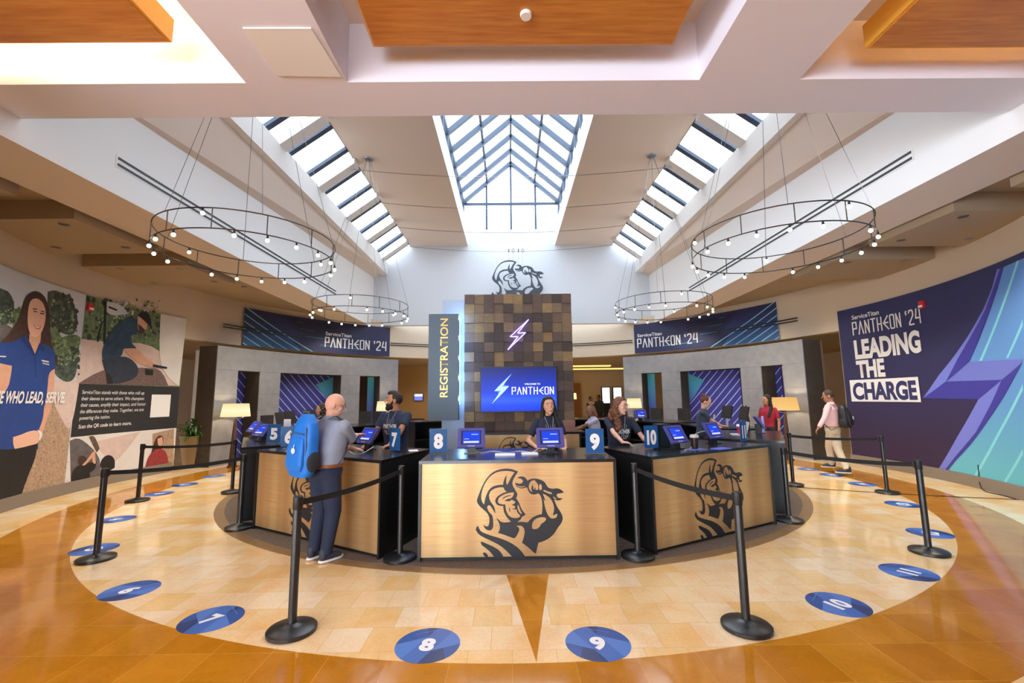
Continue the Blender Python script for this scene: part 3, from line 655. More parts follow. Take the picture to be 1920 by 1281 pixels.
# ---- stone partitions with openings
def arc_box(f0, f1, r0, r1, z0, z1, name, m, par=None):
    n = max(1, int(abs(f1-f0)/1.5)); rings = []
    for i in range(n+1):
        f = R_(f0+(f1-f0)*i/n); s, c = math.sin(f), math.cos(f)
        rings.append([(CX-r0*s, CY-r0*c, z0), (CX-r1*s, CY-r1*c, z0), (CX-r1*s, CY-r1*c, z1), (CX-r0*s, CY-r0*c, z1)])
    return MB().loft(rings).build(name, m, par, world=True)
def partition(mir, label):
    F = (lambda f: 360-f) if mir else (lambda f: f)
    t = thing('stone_partition', label, 'partition', (CX-8.5*math.sin(R_(F(125))), CY-8.5*math.cos(R_(F(125))), 0)); struct(t); t.name = 'wall_partition_' + ('right' if mir else 'left')
    for a, b in ((103.2, 108.2), (113, 118), (132.9, 137.9), (143.1, 148.1)):
        for z0, z1 in ((.0, .62), (.625, 1.28), (1.285, 1.95), (1.955, 2.62)):
            arc_box(F(a+.08), F(b-.08), 8.3, 8.45, z0, z1, 'stone_slab', stone, t)
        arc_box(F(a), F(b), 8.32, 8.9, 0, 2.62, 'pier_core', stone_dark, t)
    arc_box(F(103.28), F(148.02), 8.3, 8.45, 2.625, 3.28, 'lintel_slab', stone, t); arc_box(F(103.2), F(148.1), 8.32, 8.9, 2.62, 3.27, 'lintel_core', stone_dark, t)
    return t
partition(False, 'left curved grey stone partition with openings'); partition(True, 'right curved grey stone partition with openings')
pviol = mat('backdrop_violet', '#4640a0', .5)
grad = ramp_mat('backdrop_teal_violet', [(0, '#6a56c0'), (.45, '#5b78c8'), (.8, '#54b0d0'), (1, '#58bcc4')], 2, .4, 2.7, .5)
lst = mat('backdrop_line', '#b4dcf4', .5)
RP = 8.95; mpp = ring(RP)
def backdrop(px0, px1, kind, label, mir):
    ua, ub = uv_r(px0, 740, RP)[0], uv_r(px1, 740, RP)[0]
    t = thing('backdrop_panel', label, 'backdrop', mpp((ua+ub)/2, 0, 0))
    arc_box(math.degrees(ua/RP), math.degrees(ub/RP), RP, RP+.05, .02, 2.75, 'panel_board', pviol if kind != 'g' else grad, t)
    sl = -1 if not mir else 1
    if kind != 'g':
        lay = [(lst, stripes(ua, ub, .1, 2.7, .27, .035, sl*1.05, .1))]
        if kind == 'b':
            f = (lambda x: ub-x*(ub-ua)) if mir else (lambda x: ua+x*(ub-ua))
            lay.append((grad, [[(f(.6), 2.3), (f(1), 2.7), (f(1), 1.2), (f(.78), 1.75)], [(f(.86), 1.2), (f(1), 1.3), (f(1), .1), (f(.9), .1)]]))
        paint('stripe_print', lay, mpp, t, .006)
backdrop(440, 459, 's', 'narrow violet striped backdrop behind the left lamp', False)
backdrop(520, 637, 'b', 'wide violet backdrop with diagonal stripes and a teal corner in the left partition', False)
backdrop(689, 709, 'g', 'narrow teal to violet backdrop strip in the left partition', False)
backdrop(1207, 1229, 'g', 'narrow teal to violet backdrop strip in the right partition', True)
backdrop(1279, 1390, 'b', 'wide violet backdrop with diagonal stripes and a teal corner in the right partition', True)
backdrop(1452, 1468, 's', 'narrow violet striped backdrop behind the right lamp', True)

struct(arc_wall('ceiling_lobby_ring', 98.7, 261.3, RW+.31, 12.9, 3.435, 3.52, brownp, 60))
# ---- the hall beyond
tanw = mat('lobby_tan_wall', '#b8935c', .8); brw = mat('lobby_brown_wall', '#4a3526', .8)
struct(MB().box(-13, 13, 19.3, 34, 3.42, 3.6).build('ceiling_lobby', brownp))
for s, n in ((-1, 'left'), (1, 'right')):
    struct(MB().box(*sorted((s*8.9, s*13.3)), 9, 19.4, 3.45, 3.55).build('ceiling_lobby_'+n, brownp))
struct(MB().box(-13.5, 13.5, 27.5, 27.8, 0, 4).build('wall_lobby', wallp))
struct(MB().box(-7.6, -6.0, 22.5, 22.8, 0, 3.42).build('wall_lobby_brown', brw))
struct(MB().box(-6.0, -2.2, 22.6, 22.9, 0, 3.42).build('wall_lobby_tan', tanw))
struct(MB().box(1.9, 3.0, 26.9, 27.2, 0, 3.42).build('wall_lobby_niche', tanw))
dr = thing('door_1', 'tall brown timber door at the back of the lobby', 'door', (3.7, 27.3, 0)); struct(dr)
MB().box(3.25, 4.35, 27.25, 27.5, 0, 2.6).build('leaf', mat('timber_door', '#8a5a2a', .5), dr, world=True)
for px0, px1, lab in ((1129, 1144, 'tall glowing white display, the left one of two at the back of the lobby'), (1150, 1166, 'tall glowing white display, the right one of two at the back of the lobby')):
    a, b = at_y(px0, 727, 26.5), at_y(px1, 756, 26.5)
    t = thing('display_screen', lab, 'display', ((a.x+b.x)/2, 26.55, b.z), 0, 'tall white displays in the lobby')
    MB().box(a.x-.05, b.x+.05, 26.52, 26.62, b.z-.05, a.z+.05).build('screen_frame', black, t, world=True)
    MB().box(a.x, b.x, 26.5, 26.53, b.z, a.z).build('screen', mat('display_white', '#e6f2ff', .4, emit=1.1), t, world=True)
    MB().box(a.x, b.x, 26.5, 26.7, 0, b.z-.05).build('stand', black, t, world=True)
a, b = at_y(777, 739, 22.5), at_y(792, 751, 22.5)
t = thing('display_screen', 'small blue and white screen on the tan lobby wall', 'display', ((a.x+b.x)/2, 22.5, b.z))
MB().box(a.x-.03, b.x+.03, 22.52, 22.58, b.z-.03, a.z+.03).build('screen_frame', black, t, world=True)
MB().box(a.x, b.x, 22.5, 22.53, b.z, b.z+(a.z-b.z)*.62).build('screen', mat('display_violet', '#7f86e8', .4, emit=.9), t, world=True)
MB().box(a.x, b.x, 22.5, 22.53, b.z+(a.z-b.z)*.62, a.z).build('screen_header', mat('display_white', '#e6f2ff'), t, world=True)
for k in range(2):
    a, b = at_z(1075, 705, 3.40), at_z(1120, 700, 3.40)
    y = (23.5, 26)[k]
    t = MB().box((2.4, 3.4)[k], (5.4, 7.2)[k], y, y+.35, 3.36, 3.42).build('cove_light', mat('cove_glow', '#ffd070', .5, emit=1.6))
    tag(t, ('glowing yellow light strip in the lobby ceiling nearest the tower', 'glowing yellow light strip deepest in the lobby ceiling')[k], 'ceiling light')
t = thing('wall_lamp', 'small yellow shaded lamp on the wall behind the tower', 'lamp', at_y(1077, 743, 26.7))
MB().lathe([(.13, -.18), (.11, .18)], 20).build('lamp_shade', mat('lit_shade', '#ffdc90', .6, emit=1.6), t)
MB().box(-.03, .03, 0, .2, -.05, .05).build('bracket', steel, t)
# ================================================================ the emblem (helmeted craftsman with a wrench), traced, y up, unit = overall width
_E = [[[(92,485),(118,415),(150,335),(190,250),(240,175),(310,108),(400,68),(500,55),(590,65),(672,100),(630,160),(600,210),(588,255),(600,300),(625,340),(640,370),(658,395),(655,425),(640,455),(655,480),(680,520),(700,575),(725,625),(768,670),(745,695),(715,705),(705,735),(670,760),(655,775),(700,770),(795,780),(830,740),(880,705),(930,685),(990,675),(1000,600),(1000,520),(985,440),(950,395),(910,410),(870,413),(830,395),(805,355),(795,320),(775,315),(735,330),(690,325),(645,300),(625,250),(660,258),(700,266),(730,250),(738,225),(720,200),(690,192),(655,185),(690,168),(735,165),(775,185),(800,225),(820,210),(870,195),(930,198),(990,215),(1040,245),(1070,300),(1090,325),(1150,340),(1200,330),(1260,345),(1305,390),(1250,400),(1210,405),(1200,430),(1220,460),(1286,470),(1240,498),(1190,490),(1165,480),(1180,530),(1210,590),(1245,640),(1275,700),(1278,750),(1255,800),(1210,850),(1160,930),(1090,990),(1010,1030),(935,1050),(920,1110),(900,1190),(870,1175),(800,1110),(712,1045),(740,970),(752,900),(740,850),(700,818),(635,825),(670,845),(680,870),(665,910),(630,970),(605,988),(540,965),(460,935),(385,912),(410,870),(412,820),(395,770),(370,730),(365,712),(390,735),(430,770),(490,778),(565,768),(540,745),(500,700),(470,640),(460,580),(462,560),(400,555),(360,530),(348,490),(365,445),(410,410),(460,385),(510,370),(480,345),(465,310),(410,308),(340,325),(290,355),(265,400),(265,440),(280,490),(310,530),(340,575),(355,662),(320,610),(290,560),(262,545),(240,560),(240,590),(265,640),(310,680),(318,720),(322,790),(320,840),(290,878),(240,878),(200,845),(182,800),(215,825),(250,825),(265,790),(270,740),(262,690),(235,645),(190,605),(140,565),(110,525)],
 [(155,455),(160,380),(190,290),(240,205),(300,145),(370,105),(450,90),(540,88),(622,108),(570,180),(545,230),(518,276),(505,255),(505,215),(512,138),(485,185),(465,240),(460,275),(400,275),(330,290),(270,330),(230,400),(208,470),(195,535),(170,505)],
 [(385,490),(400,450),(440,420),(500,395),(560,382),(610,380),(605,410),(590,440),(560,462),(540,460),(500,475),(475,492),(530,497),(560,495),(565,478),(600,485),(632,512),(610,530),(575,552),(615,557),(625,575),(620,592),(575,600),(620,608),(640,605),(655,650),(690,685),(690,705),(650,722),(590,718),(540,695),(510,650),(492,590),(490,540),(430,535),(395,520)],
 [(664,540),(680,575),(695,620),(718,660),(708,670),(680,645),(662,610),(655,575)],
 [(815,300),(830,250),(870,220),(905,222),(915,245),(940,265),(950,300),(945,345),(915,355),(905,320),(895,310),(895,345),(880,340),(875,290),(870,275),(858,300),(850,340),(865,380),(840,365),(820,335)],
 [(968,275),(985,272),(998,300),(998,340),(980,355),(962,345),(958,310)], [(1020,350),(1135,390),(1133,410),(1100,405),(1020,370)],
 [(1150,432),(1172,455),(1200,472),(1188,480),(1162,468)],
 [(1008,402),(1050,420),(1110,460),(1145,520),(1162,580),(1158,640),(1142,685),(1160,690),(1195,670),(1205,685),(1190,720),(1150,735),(1110,730),(1075,690),(1045,620),(1028,540),(1018,470),(1045,510),(1030,450)],
 [(850,830),(860,780),(900,735),(960,715),(1020,712),(1048,730),(1045,755),(1010,785),(980,800),(950,850),(900,873),(860,865)],
 [(640,266),(665,292),(710,304),(765,294),(758,304),(720,316),(675,310)]],
 [[(442,472),(470,440),(520,420),(572,414),(560,425),(500,440),(465,462)]], [[(548,570),(538,600),(545,630),(560,638),(552,605)]],
 [[(80,870),(90,835),(112,815),(125,850),(150,890),(200,915),(300,950),(420,985),(520,1025),(620,1080),(700,1150),(770,1248),(740,1252),(650,1265),(600,1255),(550,1200),(480,1130),(400,1070),(300,1020),(200,975),(120,930)]],
 [[(145,1035),(165,1025),(230,1050),(330,1095),(400,1140),(440,1190),(460,1235),(430,1247),(360,1247),(320,1215),(280,1160),(220,1110),(165,1075)]],
 [[(178,1175),(200,1162),(235,1185),(250,1215),(235,1235),(205,1220),(182,1195)]]]
EMB = [[[((x-690)/1215, -(y-660)/1215) for x, y in smooth_poly(l, 1, .8)] for l in isl] for isl in _E]
def emblem(k, cx, cy): return [[[(cx+x*k, cy+y*k) for x, y in l] for l in isl] for isl in EMB]
ink = mat('emblem_ink', '#16171f', .5)

# ================================================================ carpet and counters
cb = MB().lathe([(0, 0), (5.46, 0), (5.46, .008), (0, .008)], 96, Matrix.Translation((CX, CY, 0)), cap=False)
o = cb.build('carpet', carpet_m); tag(o, 'round dark carpet under the ring of counters', 'carpet')
cb = MB().lathe([(5.46, 0), (5.60, 0), (5.60, .006), (5.46, .006)], 96, Matrix.Translation((CX, CY, 0)), cap=False)
tag(cb.build('carpet_border', mat('brown_stone_border', '#8d7150', .35, noise=.1)), 'thin brown stone border around the round carpet', 'floor border')
CW, CDp, CH = 2.2, 1.13, 1.06
top_m = mat('black_countertop', '#1b1b1d', .22, spec=.6)
def counter(label, f=1.09, g=1.11):
    t = thing('registration_counter', label, 'counter', (0, 0, .008), 0, 'brass fronted counters set in a ring')
    def trap(y0, y1, ins, z0, z1, b=None):
        e = lambda y: f+(g-f)*y/CDp-ins
        return (b or MB()).loft([[(-e(y0), y0, z), (e(y0), y0, z), (e(y1), y1, z), (-e(y1), y1, z)] for z in (z0, z1)])
    trap(0, CDp, 0, CH-.035, CH).build('countertop', top_m, t, bevel=.004)
    MB().box(-f+.03, f-.03, .02, .045, .04, CH-.035).build('front_panel', gold, t)
    for s in (-1, 1):
        MB().loft([[(s*f, 0, z), (s*(f-.03), 0, z), (s*(g-.03), CDp, z), (s*g, CDp, z)] for z in (0, CH-.035)]).build('side_panel', black, t)
    trap(.05, CDp-.06, .03, 0, .04).build('plinth', black, t); trap(.08, CDp-.1, .03, .5, .53).build('shelf', black, t)
    MB().box(-f+.035, f-.035, .05, .07, .04, CH-.035).build('back_lining', black, t)
    decal('emblem', emblem(.965, .02 if f < 1.1 else .03, .487), plane(Vector((0, .02, 0)), Vector((1, 0, 0)), Vector((0, 0, 1))), ink, t, .0015)
    return t
names = {0: 'front and centre brass counter between signs 8 and 9', 30: 'brass counter between signs 10 and 11 right of the centre one', -30: 'brass counter where the man with the blue backpack stands',
         60: 'counter at the right edge of the ring behind sign 11', -60: 'counter at the left edge of the ring under sign 5', 90: 'far right side counter of the ring with a dotted bag on it', -90: 'far left side counter of the ring with monitors on it',
         120: 'counter at the back right of the ring', -120: 'counter at the back left of the ring', 150: 'back counter of the ring right of the tower with a lone tablet', -150: 'back counter of the ring left of the tower'}
LOCAL[0] = True
c0_ = counter(names[0])
cl_ = counter(names[-30], 1.23, .97); cr_ = counter(names[30], 1.15, .97); cs_ = counter(names[60], 1.06, .95)
LOCAL[0] = False
def ring_at(ang, r, z=0): a = R_(ang); return Vector((CX+r*math.sin(a), CY-r*math.cos(a), z))
c0_.location = (.08, 5.03, .008)
cl_.location = (-2.505, 5.755, .008); cl_.rotation_euler = (0, 0, R_(-31)); cr_.location = (2.605, 5.71, .008); cr_.rotation_euler = (0, 0, R_(28.8))
cs_.location = ring_at(60, 5.27, .008); cs_.rotation_euler = (0, 0, R_(60))
for a in (-60, 90, -90, 120, -120, 150, -150): dup(cs_, ring_at(a, 5.27, .008), R_(a), names[a])
TZ = CH+.008

V3 = lambda *a: Vector(a)
# ---- queue posts
def post(label):
    t = thing('queue_post', label, 'queue post', (0, 0, 0), 0, 'black retractable belt posts')
    MB().lathe([(.0, 0), (.175, 0), (.18, .006), (.18, .028), (.172, .035), (.09, .05), (.045, .062), (.036, .07)], 36).build('base', blackm, t, smooth=.6)
    MB().lathe([(.032, .06), (.032, .90)], 24).build('pole', blackm, t, smooth=True)
    MB().lathe([(.034, .90), (.036, .905), (.036, .995), (.03, 1.0), (0, 1.0)], 24).build('belt_head', mat('black_plastic', '#101012', .5), t, smooth=.6)
    MB().box(-.012, .012, -.045, -.03, .91, .985).build('belt_clip', mat('black_plastic', '#101012'), t)
    return t
P_out = {-14.4: (547, 1185), 14.4: (1400, 1178), -43.4: (180, 1050), 43.4: (1742, 1037), -73: (258, 940), 73: (1664, 925)}
pn = {-14.4: 'black queue post standing front left, left of sticker 8', 14.4: 'black queue post standing front right beside sticker 9', -43.4: 'outer queue post by stickers 5 and 6 on the left', 43.4: 'outer queue post between stickers 11 and 12 on the right',
      -73: 'outer queue post nearest the photograph mural', 73: 'outer queue post nearest the navy mural'}
pi_ = {-14.4: 'queue post in the gap left of the centre counter', 14.4: 'queue post in the gap right of the centre counter', -43.4: 'queue post in the gap between the two left counters', 43.4: 'queue post in the gap between the two right counters',
       -73: 'inner queue post at the far left of the counters', 73: 'inner queue post at the far right of the counters'}
proto = None; beltm = mat('black_webbing', '#121213', .8)
for a in P_out:
    po = at_z(*P_out[a], 0); po.z = 0; pi2 = ring_at(a*1.03, 5.42 if abs(a) < 60 else 5.6, .008)
    if abs(a) < 20: pi2 = V3(-1.225, 5.14, .008) if a < 0 else V3(1.385, 5.10, .008)
    d = pi2-po; rz = math.atan2(d.y, d.x)+PI/2
    for loc, lab, r in ((po, pn[a], rz), (pi2, pi_[a], rz+PI)):
        if proto is None: proto = post(lab); proto.location = loc; proto.rotation_euler = (0, 0, r)
        else: dup(proto, loc, r, lab)
    b = MB(); u = Vector((d.x, d.y, 0)).normalized(); n = Vector((-u.y, u.x, 0))*.0015; rings = []
    L = Vector((d.x, d.y, 0)).length
    for i in range(13):
        t_ = i/12; p = po+u*(.045+t_*(L-.09)); z = .945-.03*4*t_*(1-t_)
        rings.append([(p.x-n.x, p.y-n.y, z-.024), (p.x+n.x, p.y+n.y, z-.024), (p.x+n.x, p.y+n.y, z+.024), (p.x-n.x, p.y-n.y, z+.024)])
    tag(b.loft(rings).build('queue_belt', beltm), 'black belt stretched from the ' + pn[a].replace('black ', '').split(',')[0], 'belt', 'queue belts')

LOCAL[0] = False
# ---- floor stickers
sA, sB, sC, sD = mat('sticker_blue', '#1f4f9c', .35), mat('sticker_light_blue', '#4a78c8', .35), mat('sticker_dark_blue', '#17356f', .35), mat('sticker_white', '#eef0f4', .35)
st_pos = [(8,802,1209),(7,397,1161),(6,244,1107),(9,1121,1206),(10,1571,1133),(11,1703,1073),(12,1743,1000),(13,1693,946),(14,1617,908),(15,1560,891),(16,1516,880),(5,177,1030),(4,219,974),(3,299,926),(2,347,909),(1,402,893)]
for n, px, py in st_pos:
    p = at_z(px, py, 0); ang = math.atan2(p.x-CX, CY-p.y)
    r = .232; circ = [(r*math.cos(2*PI*i/40), r*math.sin(2*PI*i/40)) for i in range(40)]
    def cut(p, nx_, ny_, c):      # keep the side nx*x+ny*y <= c
        q = []
        for i in range(len(p)):
            A, B = p[i-1], p[i]; da, db = nx_*A[0]+ny_*A[1]-c, nx_*B[0]+ny_*B[1]-c
            if da*db < 0: t_ = da/(da-db); q.append((A[0]+(B[0]-A[0])*t_, A[1]+(B[1]-A[1])*t_))
            if db <= 0: q.append(B)
        return q
    fl = -1 if n % 2 else 1
    band = cut(cut(circ, fl*-.5, .866, .10), fl*.5, -.866, .09)
    b2_ = cut(cut(circ, fl*-.94, .34, .06), fl*.94, -.34, .07)
    dk = cut(cut(circ, fl*-.5, .866, -.09), fl*.94, .34, .10); dk2 = cut(cut(circ, fl*.5, -.866, -.10), -fl*.94, -.34, -.02)
    u = Vector((math.cos(ang), math.sin(ang), 0)); v = Vector((-math.sin(ang), math.cos(ang), 0))
    t = thing('floor_sticker', 'round blue floor sticker with a white number %d' % n, 'floor sticker', (p.x, p.y, 0), 0, 'numbered floor stickers')
    mf = plane(Vector((p.x, p.y, 0)), u, v)
    lay = [(sA, [circ]), (sC, [dk, dk2]), (sB, [band]), (mat('sticker_mid_blue', '#3765b6', .35), [b2_]), (mat('sticker_line', '#4f86d8', .35), [cut([(-.13*fl, .13), (.06*fl, .215), (.06*fl, .209), (-.127*fl, .124)][::fl], 0, 1, .21)])]
    paint('sticker_disc', lay, mf, t, .0005, 0, .0003)
    s = str(n); w = .105 if n < 10 else .16
    if n == 1: w = .05
    if n == 11: w = .13
    tb = text('number', s, (-w/2, -.075), .15, mf, sD, t, width=w, bold=.055, off=.003)

# ================================================================ things on the counters
bez, bez2 = mat('indigo_tablet_case', '#4a4a96', .4), black
scr = mat('tablet_screen_blue', '#2648e0', .3, emit=.9); scrw = mat('tablet_screen_white', '#dfe6ff', .3, emit=.8)
def tablet(loc, rz, label, tilt=22, case=bez, hh=.0, grp='registration tablets'):
    t = thing('tablet_kiosk', label, 'tablet', loc, rz, grp)
    MB().box(-.09, .09, -.07, .07, 0, .012).build('base_plate', blackm, t, bevel=.003)
    b = MB(); b.loft([[(-.05, y0, z), (.05, y0, z), (.05, y1, z), (-.05, y1, z)] for z, y0, y1 in ((.012, -.03, .05), (.08, -.02, .055), (.16+hh, .01, .06))]); b.build('neck', black, t)
    M = Matrix.Translation((0, -.01, .19+hh)) @ Matrix.Rotation(R_(-tilt), 4, 'X')
    c = MB().box(-.17, .17, -.012, .018, -.125, .125, M).build('case', case, t, bevel=.008)
    mf = lambda u, v, o: M @ Vector((u, -.012-o, v))
    decal('screen_border', [clip_rect(-.128, .122, -.088, .09)], mf, black, c, .001)
    decal('screen', [clip_rect(-.108, .108, -.078, .080)], mf, scr, c, .002)
    decal('screen_bar', [clip_rect(-.095, .095, -.07, -.045), clip_rect(.0, .085, .035, .043), clip_rect(-.09, -.03, -.02, -.014)], mf, scrw, c, .003)
    decal('case_mark', [clip_rect(-.045, .045, -.112, -.1)], mf, mat('case_mark', '#9aa0d8'), c, .001)
    return t
LOCAL[0] = True
def cpos(px, py, z=TZ): p = at_z(px, py, z); return Vector((p.x, p.y, z))
tablet(cpos(884, 850), R_(2), 'tablet kiosk beside sign 8 on the centre counter')
tablet(cpos(1032, 850), R_(4), 'tablet kiosk in front of the smiling woman on the centre counter')
tablet(cpos(690, 843), R_(-38), 'tablet kiosk the man with the blue backpack is tapping', 35)
tablet(cpos(1268, 842), R_(32), 'tablet kiosk right of sign 10 with a black wedge behind it', 30)
tablet(cpos(1338, 832), R_(32), 'tablet kiosk between the coffee cup and sign 11', 30)
tablet(cpos(490, 828), R_(-32), 'tilted tablet kiosk on the left end counter, the front one of two', 38)
tablet(cpos(476, 819), R_(-40), 'tilted tablet kiosk on the left end counter, the rear one of two', 38)
tablet(ring_at(124, 4.4, TZ), R_(10), 'small tablet kiosk on the back counter in front of a lit lamp', 18)
tablet(cpos(1424, 812), R_(72), 'tablet kiosk seen side on behind sign 11', 30)
b = MB().prism([(-.13, 0), (.13, 0), (.1, .2), (-.05, .2)], 0, .30); o = b.build('badge_printer', black, bevel=.01); o.location = cpos(1250, 838); o.rotation_euler = (0, 0, R_(30)); tag(o, 'black wedge-shaped badge printer behind the tablet right of sign 10', 'printer')
acr = glass_mat('clear_acrylic', (.96, .98, .99), .006)
def number_sign(n, px, py, rz):
    t = thing('number_sign', 'upright acrylic counter sign with a blue card reading %d' % n, 'sign', cpos(px, py), rz, 'acrylic number signs')
    MB().box(-.125, .125, -.05, .06, 0, .004).build('foot', acr, t); MB().box(-.118, .118, -.008, .008, .004, .315).build('holder', acr, t)
    MB().box(-.108, .108, -.003, .003, .018, .305).build('card', mat('sign_card_blue', '#22568f', .6, spec=.2), t)
    s = str(n); w = .115 if n < 10 else .15
    if n == 11: w = .12
    text('number', s, (-w/2, .075), .17, plane(Vector((0, -.004, 0)), Vector((1, 0, 0)), Vector((0, 0, 1))), offw, t, width=w, bold=.055, off=.006)
    return t

for a in ((8, 822, 851, R_(3)), (9, 1116, 853, R_(-3)), (7, 740, 847, R_(-38)), (10, 1222, 843, R_(22)), (11, 1395, 830, R_(40)), (5, 513, 832, R_(0)), (6, 541, 840, R_(8))): number_sign(*a)
LOCAL[0] = False
paper = mat('white_paper', '#e8ecf4', .6); bluep = mat('blue_leaflet', '#5a62c8', .5)
def flat(name, label, cat, px, py, w, d, h, rz, m, grp=None):
    o = MB().box(-w/2, w/2, -d/2, d/2, 0, h).build(name, m, bevel=min(h/3, .004)); o.location = cpos(px, py); o.rotation_euler = (0, 0, rz); return tag(o, label, cat, grp)
flat('leaflet_stack', 'white edged stack of leaflets on the centre counter nearest tablet 8', 'leaflets', 947, 854, .24, .12, .018, 0, paper)
flat('leaflet_stack', 'stack of leaflets on the centre counter just left of the smiling woman', 'leaflets', 993, 852, .20, .12, .018, .05, paper)
flat('leaflet', 'blue leaflet lying flat on the counter under the coffee cup', 'leaflet', 1305, 843, .26, .16, .003, .4, bluep)
flat('leaflet', 'folded blue leaflet lying in front of the tablet left of sign 11', 'leaflet', 1352, 842, .24, .15, .01, .5, bluep)
flat('mobile_phone', 'dark phone lying on the counter below the tapping hand', 'phone', 656, 842, .07, .15, .01, 1.2, black)
flat('paper_sheet', 'white sheet of paper at the corner of the counter right of sign 7', 'paper', 775, 845, .12, .2, .002, .3, paper)
def cable(name, label, pts, m, r=.004, cat='cable'):
    P = []; pts = [Vector(p) for p in pts]
    for i in range(len(pts)-1):
        a, b, c, d = pts[max(i-1, 0)], pts[i], pts[i+1], pts[min(i+2, len(pts)-1)]
        for k in range(6):
            t = k/6; P.append(.5*((2*b)+(c-a)*t+(2*a-5*b+4*c-d)*t*t+(3*b-a-3*c+d)*t**3))
    P.append(pts[-1]); return tag(MB().tube(P, r, 6).build(name, m, smooth=True), label, cat)
Z6 = TZ+.006
wc = mat('white_cable', '#e8e8e8', .5)
cable('charging_cable', 'white charging cable wandering across the centre counter behind the leaflets', [cpos(890, 845, Z6), cpos(902, 849, Z6), cpos(925, 846, Z6), cpos(948, 849, Z6), cpos(975, 846, Z6), cpos(998, 848, Z6), cpos(1012, 840, TZ+.05), cpos(1026, 842, Z6+.06)], wc)
cable('charging_cable', 'white charging cable looping under the tablet the man is tapping', [cpos(700, 838, TZ+.14), cpos(680, 850, Z6+.02), cpos(664, 852, Z6), cpos(655, 846, Z6), cpos(650, 838, Z6)], wc)
cable('charging_cable', 'white charging cable arching from the tablet over the coffee cup', [cpos(1322, 808, TZ+.16), cpos(1308, 812, TZ+.14), cpos(1296, 820, TZ+.1), cpos(1297, 838, Z6), cpos(1284, 845, Z6)], wc)
cable('power_cable', 'black cable hanging from the navy mural down to the floor and along the baseboard', [ring(RM)(*uv_r(1836, 872, RM), .02), ring(RM)(*uv_r(1838, 890, RM), .02), ring(RM)(*uv_r(1841, 903, RM), .04), at_z(1845, 920, .02), at_z(1880, 929, .01), at_z(1905, 936, .01)], beltm, .008)
cable('power_cable', 'thin black cable lying across the floor from the right counter to the navy mural', [at_z(1494, 914, .006), at_z(1600, 921, .006), at_z(1700, 927, .006), at_z(1800, 932, .006), at_z(1912, 937, .006)], beltm, .005)
# coffee cups
def cup(px, py, label, body, lid, k=1, z=TZ):
    t = thing('coffee_cup', label, 'cup', cpos(px, py, z))
    MB().lathe([(0, 0), (.028*k, 0), (.038*k, .11*k), (0, .11*k)], 20).build('cup_body', body, t, smooth=.6)
    MB().lathe([(0, .108*k), (.042*k, .108*k), (.042*k, .12*k), (.036*k, .135*k), (0, .135*k)], 20).build('lid', lid, t, smooth=.6)
cup(1303, 842, 'dark iced coffee cup with a clear lid on the counter left of sign 11', mat('dark_coffee', '#2a1a12', .2), mat('clear_lid', '#b8b4ae', .3), 1.35)
cup(1388, 815, 'red and white paper cup behind sign 11', mat('red_cup', '#b81e34', .5), paper, 1.3)
cup(1403, 795, 'white lidded cup behind the laptops on the right', paper, paper, 1.1)
# laptops and monitors on the side counters
def laptop(loc, rz, label, body, kw=.33, grp=None):
    t = thing('laptop', label, 'laptop', loc, rz, grp)
    MB().box(-kw/2, kw/2, -.11, .11, 0, .014).build('keyboard_base', body, t, bevel=.003)
    M = Matrix.Translation((0, .11, .012)) @ Matrix.Rotation(R_(-15), 4, 'X')
    MB().box(-kw/2, kw/2, -.004, .006, 0, .22, M).build('lid', body, t, bevel=.003)
def monitor(loc, rz, label, back=black, tilt=12, h=.18):
    t = thing('monitor', label, 'monitor', loc, rz, 'monitors on the side counters')
    MB().box(-.1, .1, -.08, .08, 0, .012).build('base_plate', steel, t, bevel=.003)
    MB().box(-.03, .03, .0, .02, .012, h+.08).build('neck', mat('silver_plastic', '#b8bac0', .4), t)
    M = Matrix.Translation((0, -.01, h)) @ Matrix.Rotation(R_(-tilt), 4, 'X')
    MB().box(-.24, .24, -.015, .015, 0, .28, M).build('display', back, t, bevel=.006)
def sp(px, py, z=TZ): return cpos(px, py, z)
monitor(ring_at(-72, 4.75, TZ), R_(100), 'black backed monitor nearest sign 5 on the left counters'); monitor(ring_at(-83, 4.8, TZ), R_(92), 'black backed monitor in the middle of the left counters')
monitor(ring_at(-95, 4.8, TZ), R_(80), 'black backed monitor hidden partly by the bald man')
monitor(ring_at(75, 4.8, TZ), R_(-100), 'black monitor behind the tablets on the right counters'); monitor(ring_at(86, 4.75, TZ), R_(-92), 'black monitor in front of the woman in grey navy')
laptop(ring_at(98, 4.8, TZ), R_(-110), 'silver laptop standing open on the right side counter', mat('silver_plastic', '#b8bac0', .4))
laptop(ring_at(58, 4.6, TZ), R_(-110), 'open silver laptop just behind sign 11', mat('silver_plastic', '#b8bac0', .4))
flat('paper_holder', 'white paper card standing behind sign 6', 'card', 537, 826, .12, .02, .36, 0, paper)
flat('brochure_holder', 'clear holder with a white card right of sign 11', 'card', 1432, 812, .11, .03, .30, .9, mat('lilac_card', '#a8a8dc', .4))
